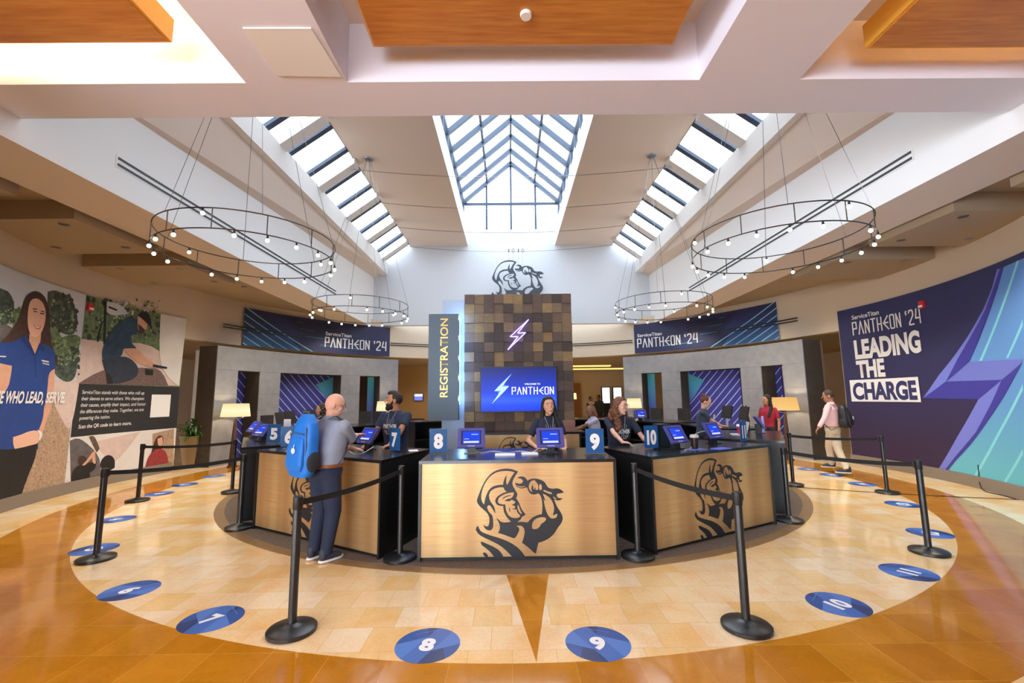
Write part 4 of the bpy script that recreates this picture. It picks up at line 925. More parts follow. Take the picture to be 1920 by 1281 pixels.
# ================================================================ tower
TY = 9.8; a_, b2_ = at_y(871, 551, TY), at_y(1069, 551, TY)
tw_ = thing('wood_block_tower', 'tall square tower clad in rough dark wood blocks behind the centre counter', 'tower', ((a_.x+b2_.x)/2, TY+.35, .008))
X0, X1, TH = a_.x, b2_.x+.02, 4.08
MB().box(X0+.01, X1-.01, TY+.06, TY+.7, .008, TH-.01).build('core', mat('dark_core', '#3a2e28', .8), tw_, world=True)
def block_material():
    m = bpy.data.materials.new('rough_sawn_blocks'); m.use_nodes = True; nt = m.node_tree; N = nt.nodes; L = nt.links; b = N['Principled BSDF']; b.inputs['Roughness'].default_value = .7
    g = N.new('ShaderNodeNewGeometry'); cr = N.new('ShaderNodeValToRGB'); cr.color_ramp.interpolation = 'CONSTANT'
    cols = ['#4f3e35', '#6e5747', '#5c483e', '#94774f', '#665043', '#493a32', '#80684c']
    while len(cr.color_ramp.elements) < len(cols): cr.color_ramp.elements.new(.5)
    for i, (e, c) in enumerate(zip(cr.color_ramp.elements, cols)): e.position = i/len(cols); e.color = srgb(c)
    L.new(g.outputs['Random Per Island'], cr.inputs[0])
    tc = N.new('ShaderNodeTexCoord'); mp = N.new('ShaderNodeMapping'); mp.inputs['Scale'].default_value = (3, 3, 40); L.new(tc.outputs['Object'], mp.inputs[0])
    nz = N.new('ShaderNodeTexNoise'); nz.inputs['Scale'].default_value = 2; nz.inputs['Detail'].default_value = 6; L.new(mp.outputs[0], nz.inputs[0])
    mx = N.new('ShaderNodeMix'); mx.data_type = 'RGBA'; mx.blend_type = 'MULTIPLY'; mx.inputs['Factor'].default_value = .55
    c2 = N.new('ShaderNodeValToRGB'); c2.color_ramp.elements[0].position = .3; c2.color_ramp.elements[0].color = (.35, .33, .32, 1); c2.color_ramp.elements[1].position = .65
    L.new(nz.outputs['Fac'], c2.inputs[0]); L.new(cr.outputs[0], mx.inputs['A']); L.new(c2.outputs[0], mx.inputs['B']); L.new(mx.outputs['Result'], b.inputs['Base Color']); return m
blk = block_material(); b = MB(); nx = 11; bw = (X1-X0)/nx; nz_ = int(TH/bw)+1
for i in range(nx):
    for j in range(nz_):
        z1 = TH-j*bw; z0 = max(.01, z1-bw)
        if z1-z0 < .03: continue
        d = rnd.choice((0, .012, .024, .036)); g_ = .0015
        b.box(X0+i*bw+g_, X0+(i+1)*bw-g_, TY+.036-d, TY+.07, z0+g_, z1-g_)
for sx, xs in ((-1, X0), (1, X1)):
    for i in range(3):
        for j in range(nz_):
            z1 = TH-j*bw; z0 = max(.01, z1-bw)
            if z1-z0 < .03: continue
            d = rnd.choice((0, .006, .012)); b.box(*sorted((xs-sx*.02, xs+sx*d)), TY+.075+i*bw, TY+.072+(i+1)*bw, z0+.0015, z1-.0015)
b.build('block_cladding', blk, tw_, world=True)
# television
tv = thing('television', 'large blue screen reading WELCOME TO PANTHEON on the wood tower', 'television', (.2, TY-.08, 1.45))
q0, q1_ = at_y(900, 688, TY-.1), at_y(1046, 772, TY-.1)
VX0, VX1, VZ0, VZ1 = q0.x, q1_.x, q1_.z, q0.z
MB().box(VX0, VX1, TY-.08, TY-.03, VZ0, VZ1).build('housing', black, tv, bevel=.004, world=True)
MB().box(VX0+.4, VX1-.4, TY-.03, TY+.0, VZ0+.2, VZ1-.2).build('wall_mount', black, tv, world=True)
sgr = ramp_mat('tv_blue', [(0, '#0f30c8'), (.15, '#1048f4'), (.26, '#2a5cf8'), (.42, '#0c38d4'), (1, '#08185e')], 2, VZ0, VZ1, .3, emit=1.05, coord='Object')
fx = plane(Vector((VX0, TY-.081, VZ0)), Vector((1, 0, 0)), Vector((0, 0, 1))); W, H = VX1-VX0, VZ1-VZ0
nb = [(.335,.93),(.17,.47),(.29,.48),(.13,.16),(.36,.55),(.24,.54)]
B1 = [(.405,.825),(.185,.465),(.27,.475),(.15,.18),(.375,.565),(.285,.555)]
bolt_c = [(x*W, y*H) for x, y in B1]
cen = Vector((.28*W, .5*H))
def grow(k): return [tuple(cen+(Vector(p)-cen)*1+ (Vector(p)-cen).normalized()*k) for p in bolt_c]
g1, g2, g3 = mat('tv_glow_outer', '#1c4cf4', .3, emit=.9), mat('tv_glow_inner', '#6a9cff', .3, emit=.95), mat('tv_glow_core', '#c8ecff', .3, emit=1)
paint('screen', [(sgr, [clip_rect(.02, W-.02, .02, H-.02)]), (g1, [smooth_poly(grow(.07), 2, 3)]), (g2, [smooth_poly(grow(.032), 1, 3)]), (g3, [grow(.004)]), (g2, [[(.30*W,.52*H),(.33*W,.54*H),(.22*W,.48*H)]]), (g1, [[(.15*W,.18*H),(.17*W,.17*H),(.23*W,.03*H),(.20*W,.03*H)]])], fx, tv, .002, 0, .0008)
tvw = mat('tv_white', '#f4f6ff', .3, emit=1)
text('welcome_lettering', 'WELCOME TO', (.575*W, .592*H), .036*H, fx, tvw, tv, width=.205*W, bold=.03, off=.009)
decal('event_name', event_word('PANTHEON', .415*W, .385*H, .155*H, .535*W, .11), fx, tvw, tv, .009)
# neon bolt
nz = thing('neon_sign', 'violet neon lightning bolt glowing on the wood tower', 'neon sign', at_y(970, 628, TY-.02))
npts = [at_y(800+x/5.336, 560+y/5.336, TY-.05) for x, y in ((1020,210),(835,382),(915,380),(812,512),(990,340),(910,346))]
NP = []
for i in range(6):
    a, c = npts[i], npts[(i+1) % 6]
    for k in range(8): NP.append(a.lerp(c, k/8))
MB().tube(NP, .011, 8, True).build('neon_tube', mat('neon_violet', '#7a6cff', .4, emit=7), nz, smooth=True, world=True)
MATS['neon_violet'].cycles.emission_sampling = 'AUTO'
for k in (0, 2, 4):
    p = npts[k]; MB().box(p.x-.006, p.x+.006, p.y, TY+.04, p.z-.006, p.z+.006).build('standoff', steel, nz, world=True)
# hanging registration sign and lit panel
pan = thing('lit_wall_panel', 'tall pale grey panel lit blue along the left side of the wood tower', 'panel', (-1.25, 9.95, .008))
MB().box(-1.50, X0-.0, 9.9, 10.1, .008, 3.97).build('panel_board', mat('pale_blue_grey', '#aeb9c6', .6), pan, world=True)
sg = thing('hanging_sign', 'tall slate grey sign reading REGISTRATION in gold letters', 'sign', (-1.38, 9.4, 1.3))
s0, s1 = at_y(804, 589, 9.3), at_y(859, 788, 9.3)
MB().box(s0.x, s1.x, 9.3, 9.52, s1.z, s0.z).build('sign_box', mat('slate_grey', '#566470', .5, metal=.3), sg, bevel=.004, world=True)
MB().box(s0.x+.1, s1.x-.1, 9.52, 9.9, s0.z-.6, s0.z-.5).build('bracket', steel, sg, world=True); MB().box(s0.x+.1, s1.x-.1, 9.52, 9.9, s1.z+.4, s1.z+.5).build('bracket', steel, sg, world=True)
goldl = mat('gold_letter', '#cfa962', .35, metal=.5)
cx_ = (at_y(823.5, 740, 9.3).x+at_y(839, 740, 9.3).x)/2
text('lettering', 'REGISTRATION', (cx_+.085, 1.78), .165, plane(Vector((0, 9.3, 0)), Vector((1, 0, 0)), Vector((0, 0, 1))), goldl, sg, width=1.66, bold=.012, off=.004, up=(-1, 0))
led = mat('led_white', '#dce8ff', .4, emit=5)
MB().box(s1.x-.004, s1.x+.006, 9.44, 9.50, s1.z+.3, s0.z-.02).build('led_channel', black, sg, world=True)
lb = MB()
for k in range(58): z = s1.z+.32+k*(s0.z-s1.z-.36)/58; lb.box(s1.x+.006, s1.x+.014, 9.45, 9.49, z, z+.016)
o = lb.build('led_strip', led, sg, world=True); o['kind'] = 'stuff'
for k in range(5):
    l = bpy.data.lights.new('led_light', 'POINT'); l.energy = 7; l.color = (.25, .5, 1); l.shadow_soft_size = .05
    o = bpy.data.objects.new('led_light', l); C.objects.link(o); o.location = (s1.x+.06, 9.62, 1.75+k*.44)
# central desk
cdk = thing('reception_desk', 'small brass fronted desk with black top in front of the wood tower', 'counter', (.45, 9.3, .008))
MB().box(-.62, 1.52, 9.0, 9.7, CH-.035, CH).build('countertop', top_m, cdk, world=True, bevel=.004)
MB().box(-.58, 1.42, 9.02, 9.68, .01, CH-.035).build('body', black, cdk, world=True); MB().box(-.56, 1.38, 9.0, 9.02, .05, CH-.04).build('front_panel', gold, cdk, world=True)
decal('emblem', emblem(.80, .14, .58), plane(Vector((0, 9.0, 0)), Vector((1, 0, 0)), Vector((0, 0, 1))), ink, cdk, .002)
laptop(Vector((1.18, 9.3, CH)), R_(180), 'rose gold laptop open on the desk before the tower', mat('rose_gold', '#c99a8c', .35, metal=.4), .3)
# emblem hanging on wires
em = thing('hanging_emblem', 'large dark emblem of a helmeted craftsman holding a wrench, hung above the tower', 'emblem', (.27, 16.8, 5.9))
e1 = at_y(970, 488, 16.8); KW = 2.03; ez = e1.z-KW*.499
fe = plane(Vector((e1.x-.0, 16.8, ez)), Vector((1, 0, 0)), Vector((0, 0, 1)))
slate = mat('emblem_slate', '#333d4a', .5)
o = decal('emblem_sheet', emblem(KW, 0, 0), fe, slate, em, .0); md = o.modifiers.new('thick', 'SOLIDIFY'); md.thickness = .03
for px, pz in ((954, 484), (962, 484), (972, 491), (980, 491)):
    a = at_y(px, 469, 16.8); c = at_y(px, pz+6, 16.8); MB().tube([a, c], .004, 5).build('hanging_wire', steel, em, world=True)
    rg = [a+Vector((.045*math.cos(t)*(.4+.6*((px*7) % 3)/2), 0, .07*math.sin(t)-.02)) for t in [2*PI*i/12 for i in range(12)]]
    MB().tube(rg, .01, 5, True).build('shackle', blackm, em, world=True)
for k, y in enumerate((10.9, 12.85, 14.8, 16.8)):
    pts = [Vector((XC+4.35*t, y, 7.72-.28*(1-t*t))) for t in [-1+i/8 for i in range(17)]]
    tag(MB().tube(pts, .009, 5).build('suspension_cable', steel), ('suspension cable across the atrium nearest the entrance beam', 'second suspension cable from the entrance beam', 'third suspension cable from the entrance beam', 'suspension cable the dark emblem hangs from')[k], 'cable', 'steel cables across the atrium')
# ================================================================ chandeliers
bulb = mat('bulb_glow', '#ffedc8', .4, emit=9); chr_ = mat('dark_chrome', '#55504c', .3, metal=1)
def chandelier(label, cxy, ph):
    t = thing('ring_chandelier', label, 'chandelier', (cxy[0], cxy[1], 3.93), 0, 'double ring chandeliers')
    R = 1.2
    for z in (0, .27):
        MB().tube([(R*math.cos(2*PI*i/72), R*math.sin(2*PI*i/72), z) for i in range(72)], .0085, 6, True).build('ring', chr_, t, smooth=True)
    for k in range(12):
        a = 2*PI*(k+.3)/12; MB().tube([(R*math.cos(a), R*math.sin(a), 0), (R*math.cos(a), R*math.sin(a), .27)], .007, 6).build('spacer', chr_, t)
    nb_ = 20
    for k in range(nb_):
        up = k in (3, 9, 15); a = 2*PI*(k+ph)/nb_; z = .27 if up else 0; x, y = R*math.cos(a), R*math.sin(a)
        s = MB().lathe([(.012, z-.005), (.016, z-.05), (.010, z-.05)], 10, Matrix.Translation((x, y, 0))).build('socket', blackm, t)
        MB().ball((x, y, z-.076), .026, 12, 8).build('bulb', bulb, s, smooth=True)
    top = Vector((.3*(1 if cxy[0] < 0 else -1), -.65, 7.9-3.93))
    for k in range(6):
        a = 2*PI*(k+.1)/6; MB().tube([(R*math.cos(a), R*math.sin(a), .27), tuple(top+Vector((.04*math.cos(a), .04*math.sin(a), -.02)))], .0045, 4).build('cable', steel, t)
    MB().lathe([(0, -.03), (.11, -.03), (.12, 0), (0, 0)], 20, Matrix.Translation(top)).build('canopy', steel, t)
chandelier('large looking double ring chandelier of small bulbs, upper left', (-3.95, 6.6), .2); chandelier('large looking double ring chandelier of small bulbs, upper right', (4.12, 6.55), .65)
chandelier('far double ring chandelier above the left banner', (-3.86, 11.4), .4); chandelier('far double ring chandelier above the right banner', (4.02, 11.35), .1)
# ================================================================ lamps, plants, chairs, columns
shade_m = ramp_mat('lit_linen_shade', [(0, '#ffe0a0'), (.5, '#fff0c4'), (1, '#f6cf86')], 2, 1.3, 1.72, .7, emit=.95)
shade_o = ramp_mat('lit_amber_shade', [(0, '#ffcf7c'), (1, '#f0b45c')], 2, 1.3, 1.72, .7, emit=.85)
def floor_lamp(px, r, label, sm, w=.36, e=22):
    p = at_r(px, 850, r); t = thing('floor_lamp', label, 'floor lamp', (p.x, p.y, 0))
    dz = 0
    MB().lathe([(w*1.0, 1.33), (w*.86, 1.68), (w*.855, 1.68), (w*.99, 1.33)], 28, cap=False).build('lamp_shade', sm, t, smooth=True)
    MB().lathe([(.13, 0), (.13, .03), (.10, .04), (.035, 1.24), (.02, 1.26)], 12).build('wooden_body', mat('dark_wood', '#4a2c22', .4), t, smooth=.6)
    MB().lathe([(.012, 1.26), (.012, 1.40), (.03, 1.41), (.03, 1.46), (0, 1.46)], 12).build('stem', steel, t)
    MB().tube([(-w*.8, 0, 1.34), (-w*.4, 0, 1.28), (0, 0, 1.26), (w*.4, 0, 1.28), (w*.8, 0, 1.34)], .008, 6).build('harp', steel, t)
    l = bpy.data.lights.new('lamp_bulb', 'POINT'); l.energy = e; l.color = (1, .78, .48); l.shadow_soft_size = .06
    o = bpy.data.objects.new('lamp_bulb', l); C.objects.link(o); o.location = (p.x, p.y, 1.52)
floor_lamp(437, 7.8, 'floor lamp with a cream shade by the left end of the grey partition', shade_m); floor_lamp(1478, 7.8, 'floor lamp with an amber shade by the right end of the grey partition', shade_o)
floor_lamp(1193, 7.7, 'floor lamp with a cream shade behind the lone back tablet', shade_m, .28); floor_lamp(718, 7.7, 'floor lamp half hidden behind the bearded man', shade_m, .28)
leafm = mat('glossy_leaf', '#3f7a2c', .35, noise=.35, nscale=3)
def plant(x, y, label, potm, z=.72, n=46, sz=1, pr=.3):
    t = thing('potted_plant', label, 'potted plant', (x, y, 0))
    MB().lathe([(pr*.62, 0), (pr, z), (pr*.93, z), (pr*.9, z-.05), (0, z-.05)], 4, Matrix.Rotation(PI/4, 4, 'Z') @ Matrix.Scale(1.15, 4)).build('planter', potm, t)
    st = MB()
    heads = [(0, 0, z+.35), (.14, .05, z+.15), (-.16, -.04, z+.2), (.02, -.15, z+.05)]
    for hx, hy, hz in heads: st.tube([(hx*.5, hy*.5, z-.06), (hx, hy, hz)], .018, 6)
    st.build('stem', mat('plant_stem', '#7a6a44', .7), t)
    for k in range(n):
        hx, hy, hz = heads[k % 4]; a = rnd.uniform(0, 2*PI); el = rnd.uniform(.2, 1.35); L = rnd.uniform(.38, .6)*sz; w = rnd.uniform(.03, .045)*sz
        rings = []
        for i in range(8):
            s = i/7; el2 = el-2.0*s*s; 
            if i == 0: p = Vector((hx, hy, hz))
            else: p = p+Vector((math.cos(a)*math.cos(el2), math.sin(a)*math.cos(el2), math.sin(el2)))*L/7
            ww = w*math.sin(PI*min(.97, .12+.86*s))*1.0; sd = Vector((-math.sin(a), math.cos(a), 0))*ww
            rings.append([p-sd, p+Vector((0, 0, -.012)), p+sd])
        MB().loft(rings, False, closed=False).build('leaf', leafm, t, smooth=True)
p = at_z(358, 874, 0)
plant(p.x+.1, p.y-.1, 'bushy green potted plant beside the photograph mural', mat('tan_planter', '#a08a6a', .6)); plant(8.75, 12.75, 'green potted plant partly hidden by the walking man', mat('dark_planter', '#2c2a28', .5), n=30)
for s, px in ((-1, 357), (1, 1557)):
    p = at_z(px, 858, 0) if s < 0 else at_z(px, 850, 0)
    struct(MB().lathe([(.42, 0), (.42, ZC)], 32, Matrix.Translation((p.x, p.y+.6, 0))).build('column', mat('column_paint', '#c9c2b8', .7), smooth=.6))
pat = mat('black_woven_fabric', '#2a2624', .8, noise=.9, nscale=22, stretch=(3, 3, .6))
def bar_chair(loc, rz, label):
    t = thing('bar_chair', label, 'chair', loc, rz, 'high backed patterned chairs')
    MB().box(-.21, .21, -.2, .2, .72, .78).build('seat', pat, t, bevel=.01)
    MB().box(-.21, .21, .17, .22, .78, 1.36, Matrix.Rotation(R_(0), 4, 'X')).build('backrest', pat, t, bevel=.01)
    for x in (-.18, .18):
        for y in (-.17, .19): MB().box(x-.018, x+.018, y-.018, y+.018, 0, .72).build('leg', mat('dark_wood', '#4a2c22'), t)
    MB().box(-.18, .18, -.18, -.16, .3, .33).build('footrest', steel, t)
ch = [(679, 7.0, 'patterned high chair left of the left violet strip'), (704, 6.3, 'patterned high chair just right of another one behind the left tablet'), (1237, 7.0, 'patterned high chair before the right grey pier'), (1290, 7.0, 'patterned high chair beside the right striped backdrop'), (489, 7.1, 'patterned high chair behind the left end tablets')]
for px, r, lab in ch:
    p = at_r(px, 800, r); bar_chair((p.x, p.y, 0), math.atan2(CX-p.x, -(CY-p.y))+PI, lab)
# lobby furniture
def bench(x, y, label, rz=0, w=1.3):
    t = thing('bench', label, 'bench', (x, y, 0), rz)
    dw = mat('dark_wood', '#4a2c22')
    MB().box(-w/2, w/2, -.25, .25, .4, .46).build('seat', dw, t, bevel=.01)
    MB().box(-w/2, w/2, .22, .26, .75, .85).build('back_rail', dw, t); MB().box(-w/2, w/2, .22, .26, .58, .64).build('back_rail', dw, t)
    for x_ in (-w/2+.03, w/2-.03):
        for y_ in (-.22, .24): MB().box(x_-.025, x_+.025, y_-.025, y_+.025, 0, .85 if y_ > 0 else .4).build('leg', dw, t)
p = at_z(790, 800, 0); bench(-4.6, 20.6, 'dark wooden bench in the lobby left of the hanging sign'); bench(3.6, 20.0, 'low dark bench in the lobby right of the tower', 0, 1.6)
# ceiling downlights
dlm = mat('downlight_glow', '#fff0d0', .4, emit=4); k_ = 0
def downlight(x, y, z, e, lit=True):
    global k_
    k_ += 1; sd = 'left' if x < 0 else 'right'
    t = thing('downlight', 'small round recessed downlight in the brown %s concourse ceiling' % sd, 'downlight', (x, y, z), 0, 'downlights in the %s concourse ceiling' % sd)
    MB().lathe([(.04, -.004), (.065, -.006), (.068, 0), (.04, 0)], 20).build('trim_ring', steel, t)
    MB().lathe([(0, -.001), (.042, -.001)], 20, cap=False).build('lamp_face', dlm if lit else mat('grey_lens', '#b0a898'), t)
    if e: spot((x, y, z-.02), e)
# ================================================================ people
def V(*a): return Vector(a)
class Blob(MB):
    def cap(s, p0, p1, r0, r1=None, n=14, flat0=False, flat1=False):
        r1 = r0 if r1 is None else r1; p0, p1 = Vector(p0), Vector(p1); d = p1-p0; L = d.length; t = d/L if L > 1e-6 else V(0, 0, 1)
        a = t.orthogonal().normalized(); b = t.cross(a); st = []
        if not flat0: st += [(-r0*math.cos(q), r0*math.sin(q)) for q in (.25, .7, 1.15)]
        st += [(0, r0), (L, r1)]
        if not flat1: st += [(L+r1*math.sin(q), r1*math.cos(q)) for q in (.4, .85, 1.3)]
        s.loft([[p0+t*h+(a*math.cos(2*PI*i/n)+b*math.sin(2*PI*i/n))*r for i in range(n)] for h, r in st]); return s
    def ell(s, c, r, M=None): return s.ball(c, r, 20, 12, M)
    def secs(s, secs, M=None, n=24, pw=2.4):     # stacked rounded sections (cx, cy, z, rx, ry)
        rings = []
        for cx, cy, z, rx, ry in secs:
            g = []
            for i in range(n):
                c, q = math.cos(2*PI*i/n), math.sin(2*PI*i/n)
                g.append((cx+rx*math.copysign(abs(c)**(2/pw), c), cy+ry*math.copysign(abs(q)**(2/pw), q), z))
            rings.append(g)
        return s.loft(rings, True, M)
    def grow(s, name, m, parent, vox=.01, it=4, world=False):
        me = bpy.data.meshes.new(name); me.from_pydata([tuple(v) for v in s.v], [], s.f); me.update()
        bm = bmesh.new(); bm.from_mesh(me); bmesh.ops.recalc_face_normals(bm, faces=bm.faces); bm.to_mesh(me); bm.free()
        o = bpy.data.objects.new('tmp', me); C.objects.link(o)
        r = o.modifiers.new('r', 'REMESH'); r.mode = 'VOXEL'; r.voxel_size = vox; r.use_smooth_shade = True
        if it: q = o.modifiers.new('s', 'SMOOTH'); q.factor = .5; q.iterations = it
        bpy.context.view_layer.update(); m2 = bpy.data.meshes.new_from_object(o.evaluated_get(bpy.context.evaluated_depsgraph_get()))
        bpy.data.objects.remove(o); bpy.data.meshes.remove(me); m2.name = name; m2.materials.clear(); m2.materials.append(m)
        for p in m2.polygons: p.use_smooth = True
        o = bpy.data.objects.new(name, m2); C.objects.link(o); o.parent = parent
        return o
def hand(b, W, d, n, sd, curl=.25):
    """palm, four unequal fingers bent at the knuckles and a thumb leaving the side of the palm; d: wrist to fingers, n: back of the hand"""
    d = d.normalized(); n = (n-d*n.dot(d)).normalized(); s = d.cross(n)*sd
    M = Matrix((s, d, n)).transposed().to_4x4(); M.translation = W
    b.ell((0, .045, 0), (.040, .052, .016), M)
    for k, (x, L) in enumerate(((-.032, .062), (-.0108, .072), (.0108, .078), (.032, .070))):
        p = M @ V(x*.85, .082, 0); a = curl*(1+.15*k); q = p+(M.to_3x3() @ V(x*.18, math.cos(a), -math.sin(a)))*L*.5; r = q+(M.to_3x3() @ V(x*.1, math.cos(a*2.6), -math.sin(a*2.6)))*L*.5
        b.cap(p, q, .0092, .0085, 8); b.cap(q, r, .0085, .007, 8)
    p = M @ V(.030, .022, -.004); q = M @ V(.055, .052, -.012); r = M @ V(.060, .082, -.016); b.cap(p, q, .0125, .0105, 8); b.cap(q, r, .0105, .008, 8)
def ik(S, W, l1, l2, pole):
    d = W-S; L = min(d.length, (l1+l2)*.995); t = d.normalized(); W = S+t*L
    a = (l1*l1-l2*l2+L*L)/2/L; h = math.sqrt(max(1e-6, l1*l1-a*a)); p = (pole-t*pole.dot(t)).normalized()
    return S+t*a+p*h, W
def person(label, loc, rz, H=1.75, sexf=False, skin='#c9957a', shirt='#232c42', pants='#1c2438', hair=None, hairc='#241a16', lean=0, twist=0, heady=0, headp=0, headt=0,
           hands=((None, None), (None, None)), feet=None, sleeve=.55, long=False, vox=.007, glasses=None, beard=None, shoes='#20242e', belt=None, printed=False, wide=1, smile=False, seat=None, poles=(None, None), hdir=(None, None), grp=None, lanyard=False, collar=False):
    LOCAL[0] = True
    k = H/1.75; P = thing('person', label, 'person', loc, rz, grp); Mi = (Matrix.Translation(loc) @ Matrix.Rotation(rz, 4, 'Z')).inverted()
    sm = mat('skin_'+skin, skin, .5, noise=.05, nscale=6); sh = mat('shirt_'+shirt, shirt, .85, noise=.07, nscale=6, bump=.5, bscale=9); pt = mat('trousers_'+pants, pants, .85, noise=.1, nscale=5, bump=.5, bscale=8)
    waist = V(0, 0, .98*k); U = Matrix.Translation(waist) @ Matrix.Rotation(twist, 4, 'Z') @ Matrix.Rotation(lean, 4, 'X') @ Matrix.Translation(-waist)
    sw = (.165 if sexf else .19)*wide
    J = {n: U @ (V(*p)*k) for n, p in {'chest': (0, 0, 1.28), 'neck': (0, .012, 1.46), 'skull': (0, -.012, 1.52), 'sR': (-sw, .01, 1.392), 'sL': (sw, .01, 1.392)}.items()}
    hc = U @ (V(0, -.018, 1.607)*k); Hm = Matrix.Translation(hc) @ Matrix.Rotation(twist+heady, 4, 'Z') @ Matrix.Rotation(headp, 4, 'X') @ Matrix.Rotation(headt, 4, 'Y') @ Matrix.Scale(k*(1.06 if sexf else 1.10), 4)
    b = Blob()
    b.secs([(0, 0, z*k, rx*k*wide, ry*k) for z, rx, ry in ((.9, .13, .09), (1.05, .125, .085), (1.25, .14, .09), (1.36, .14, .08), (1.44, .07, .06))], U)
    b.cap(J['neck']-V(0, 0, .03), Hm @ V(0, .015, -.05), .054*k*(.85 if sexf else 1.1), .05*k*(.85 if sexf else 1.08))
    b.ell((0, .002, .022), (.075, .094, .103), Hm); b.ell((0, -.028, -.05), (.056, .060, .062), Hm); b.ell((0, -.062, -.092), (.024, .022, .02), Hm)
    HM = lambda x, y, z: Hm @ V(x, y, z)
    b.cap(HM(0, -.088, .022), HM(0, -.112, -.018), .008*k, .0115*k, 8); b.cap(HM(-.035, -.078, .035), HM(.035, -.078, .035), .012*k, .012*k, 8)
    b.cap(HM(-.016, -.086, -.05), HM(.016, -.086, -.05), .011*k, .011*k, 8)
    for s in (-1, 1): b.ell((s*.077, .012, -.002), (.010, .019, .031), Hm); b.ell((s*.038, -.062, -.018), (.022, .02, .022), Hm)
    el = {}
    for i, (n, sd) in enumerate((('R', -1), ('L', 1))):
        S = J['s'+n]; tgt, hd = hands[i]
        if tgt is None: W = S+V(sd*.09, -.06, -.53)*k
        else: W = Mi @ Vector(tgt)
        E, W = ik(S, W, .29*k, .26*k, poles[i] if poles[i] is not None else V(sd*.5, .6, -.6)); el[n] = (S, E, W)
        b.cap(S, E, .046*k*(.85 if sexf else 1.1), .038*k*(.88 if sexf else 1.08)); b.cap(E, W, .038*k*(.88 if sexf else 1.08), .026*k*(.9 if sexf else 1.05)); b.ell(E.lerp(W, .25), (.043*k, .043*k, .05*k) if not sexf else (.035*k, .035*k, .04*k))
        dd = (Mi.to_3x3() @ Vector(hd)) if hd is not None else (W-E)
        hand(b, W, dd.normalized(), V(0, 0, 1) if tgt is not None else V(sd, 0, 0), sd if tgt is not None else sd, .3 if tgt is not None else .55)
    hip = {'R': V(-.09, 0, .91)*k, 'L': V(.09, 0, .91)*k}; leg = {}
    for n, sd in (('R', -1), ('L', 1)):
        A = V(sd*.10, .02, .085)*k if feet is None else (Mi @ Vector(feet[n]))
        K, A = ik(hip[n], A, .417*k, .417*k, V(sd*.08, -1, 0)); leg[n] = (hip[n], K, A); b.cap(hip[n], K, .06*k, .045*k); b.cap(K, A, .045*k, .034*k); b.cap(A, A+V(0, -.1, -.045)*k, .03*k, .025*k)
    body = b.grow('body', sm, P, vox, 2)
    # clothes
    c = Blob(); w = wide
    tz = .93 if not belt else .965
    fem = ((.145, .115), (.135, .105), (.155, .13), (.165, .12)) if sexf else ((.160, .125), (.160, .122), (.178, .128), (.195, .125))
    c.secs([(0, 0, tz*k, fem[0][0]*k*w, fem[0][1]*k*w), (0, 0, 1.06*k, fem[1][0]*k*w, fem[1][1]*k*w), (0, -.005, 1.22*k, fem[2][0]*k*w, fem[2][1]*k*w), (0, 0, 1.34*k, fem[3][0]*k*w, fem[3][1]*k), (0, .005, 1.415*k, sw*.80*k, .085*k), (0, .010, 1.45*k, sw*.52*k, .072*k), (0, .012, 1.475*k, .075*k, .062*k)], U)
    for n in 'RL':
        S, E, W = el[n]; R0 = (.052 if sexf else .064)*k
        if long: c.cap(S, E, R0, R0*.82); c.cap(E, E.lerp(W, .93), R0*.82, R0*.62, flat1=True)
        else: c.cap(S, S.lerp(E, sleeve/.6*.75), R0, R0*1.04, flat1=True)
    if collar: c.cap(J['neck']+U.to_3x3() @ V(0, 0, -.01), J['neck']+U.to_3x3() @ V(0, 0, .035), .074*k, .068*k, flat1=True)
    shirt_o = c.grow('shirt', sh, P, max(vox*1.3, .009), 5)
    g = Blob(); g.secs([(0, 0, .84*k, .15*k*w, .11*k*w), (0, .0, .92*k, .165*k*w, .125*k*w), (0, 0, .985*k, .148*k*w, .112*k*w)])
    for n in 'RL':
        a, K, A = leg[n]; g.cap(a, K, .092*k*w, .068*k*w); g.cap(K, A.lerp(K, -.03), .068*k*w, .060*k, flat1=True)
    g.grow('trousers', pt, P, max(vox*1.3, .009), 5)
    for n, sd in (('R', -1), ('L', 1)):
        A = leg[n][2]; fd = V(sd*.12, -1, 0).normalized(); z0 = A.z-.085*k
        if feet is not None and len(feet) > 2: fd = (Mi.to_3x3() @ Vector(feet['d'])).normalized()
        MM = Matrix.Translation(V(A.x, A.y, z0)) @ Matrix.Rotation(math.atan2(fd.x, -fd.y), 4, 'Z')
        q = Blob(); q.ell((0, -.055*k, .045*k), (.044*k, .115*k, .042*k), MM); q.cap(MM @ V(0, .03*k, .05*k), MM @ V(0, .03*k, .10*k), .042*k, .045*k); q.ell((0, -.12*k, .03*k), (.042*k, .06*k, .032*k), MM)
        so = q.grow('shoe', mat('shoe_'+shoes, shoes, .6), P, .008, 3)
        s2 = Blob(); s2.secs([(0, -.06*k, z*k, .047*k, .14*k) for z in (.002, .022)], MM, 20, 2.6); s2.build('sole', mat('white_sole', '#e6e6e4', .6), so, smooth=.6)
    if belt:
        q = Blob(); q.secs([(0, 0, z*k, .168*k*w, .128*k*w) for z in (.955, .99)]); q.build('belt', mat('belt_'+belt, belt, .5), P, smooth=.6)
    # face
    dk = mat('eye_dark', '#1c1410', .3)
    for s in (-1, 1):
        e = MB().ball((s*.031, -.0835, .014), (.011, .0042, .0050), 12, 8, Hm).build('eye', mat('eye_white', '#e8e4de', .3), P, smooth=True)
        MB().ball((s*.031, -.0865, .014), (.0052, .0022, .0048), 10, 6, Hm).build('iris', dk, e, smooth=True)
        MB().tube([HM(s*.014, -.094, .038), HM(s*.032, -.093, .043), HM(s*.050, -.083, .036)], .0035*k, 6).build('eyebrow', mat('hair_'+hairc, hairc, .7), P)
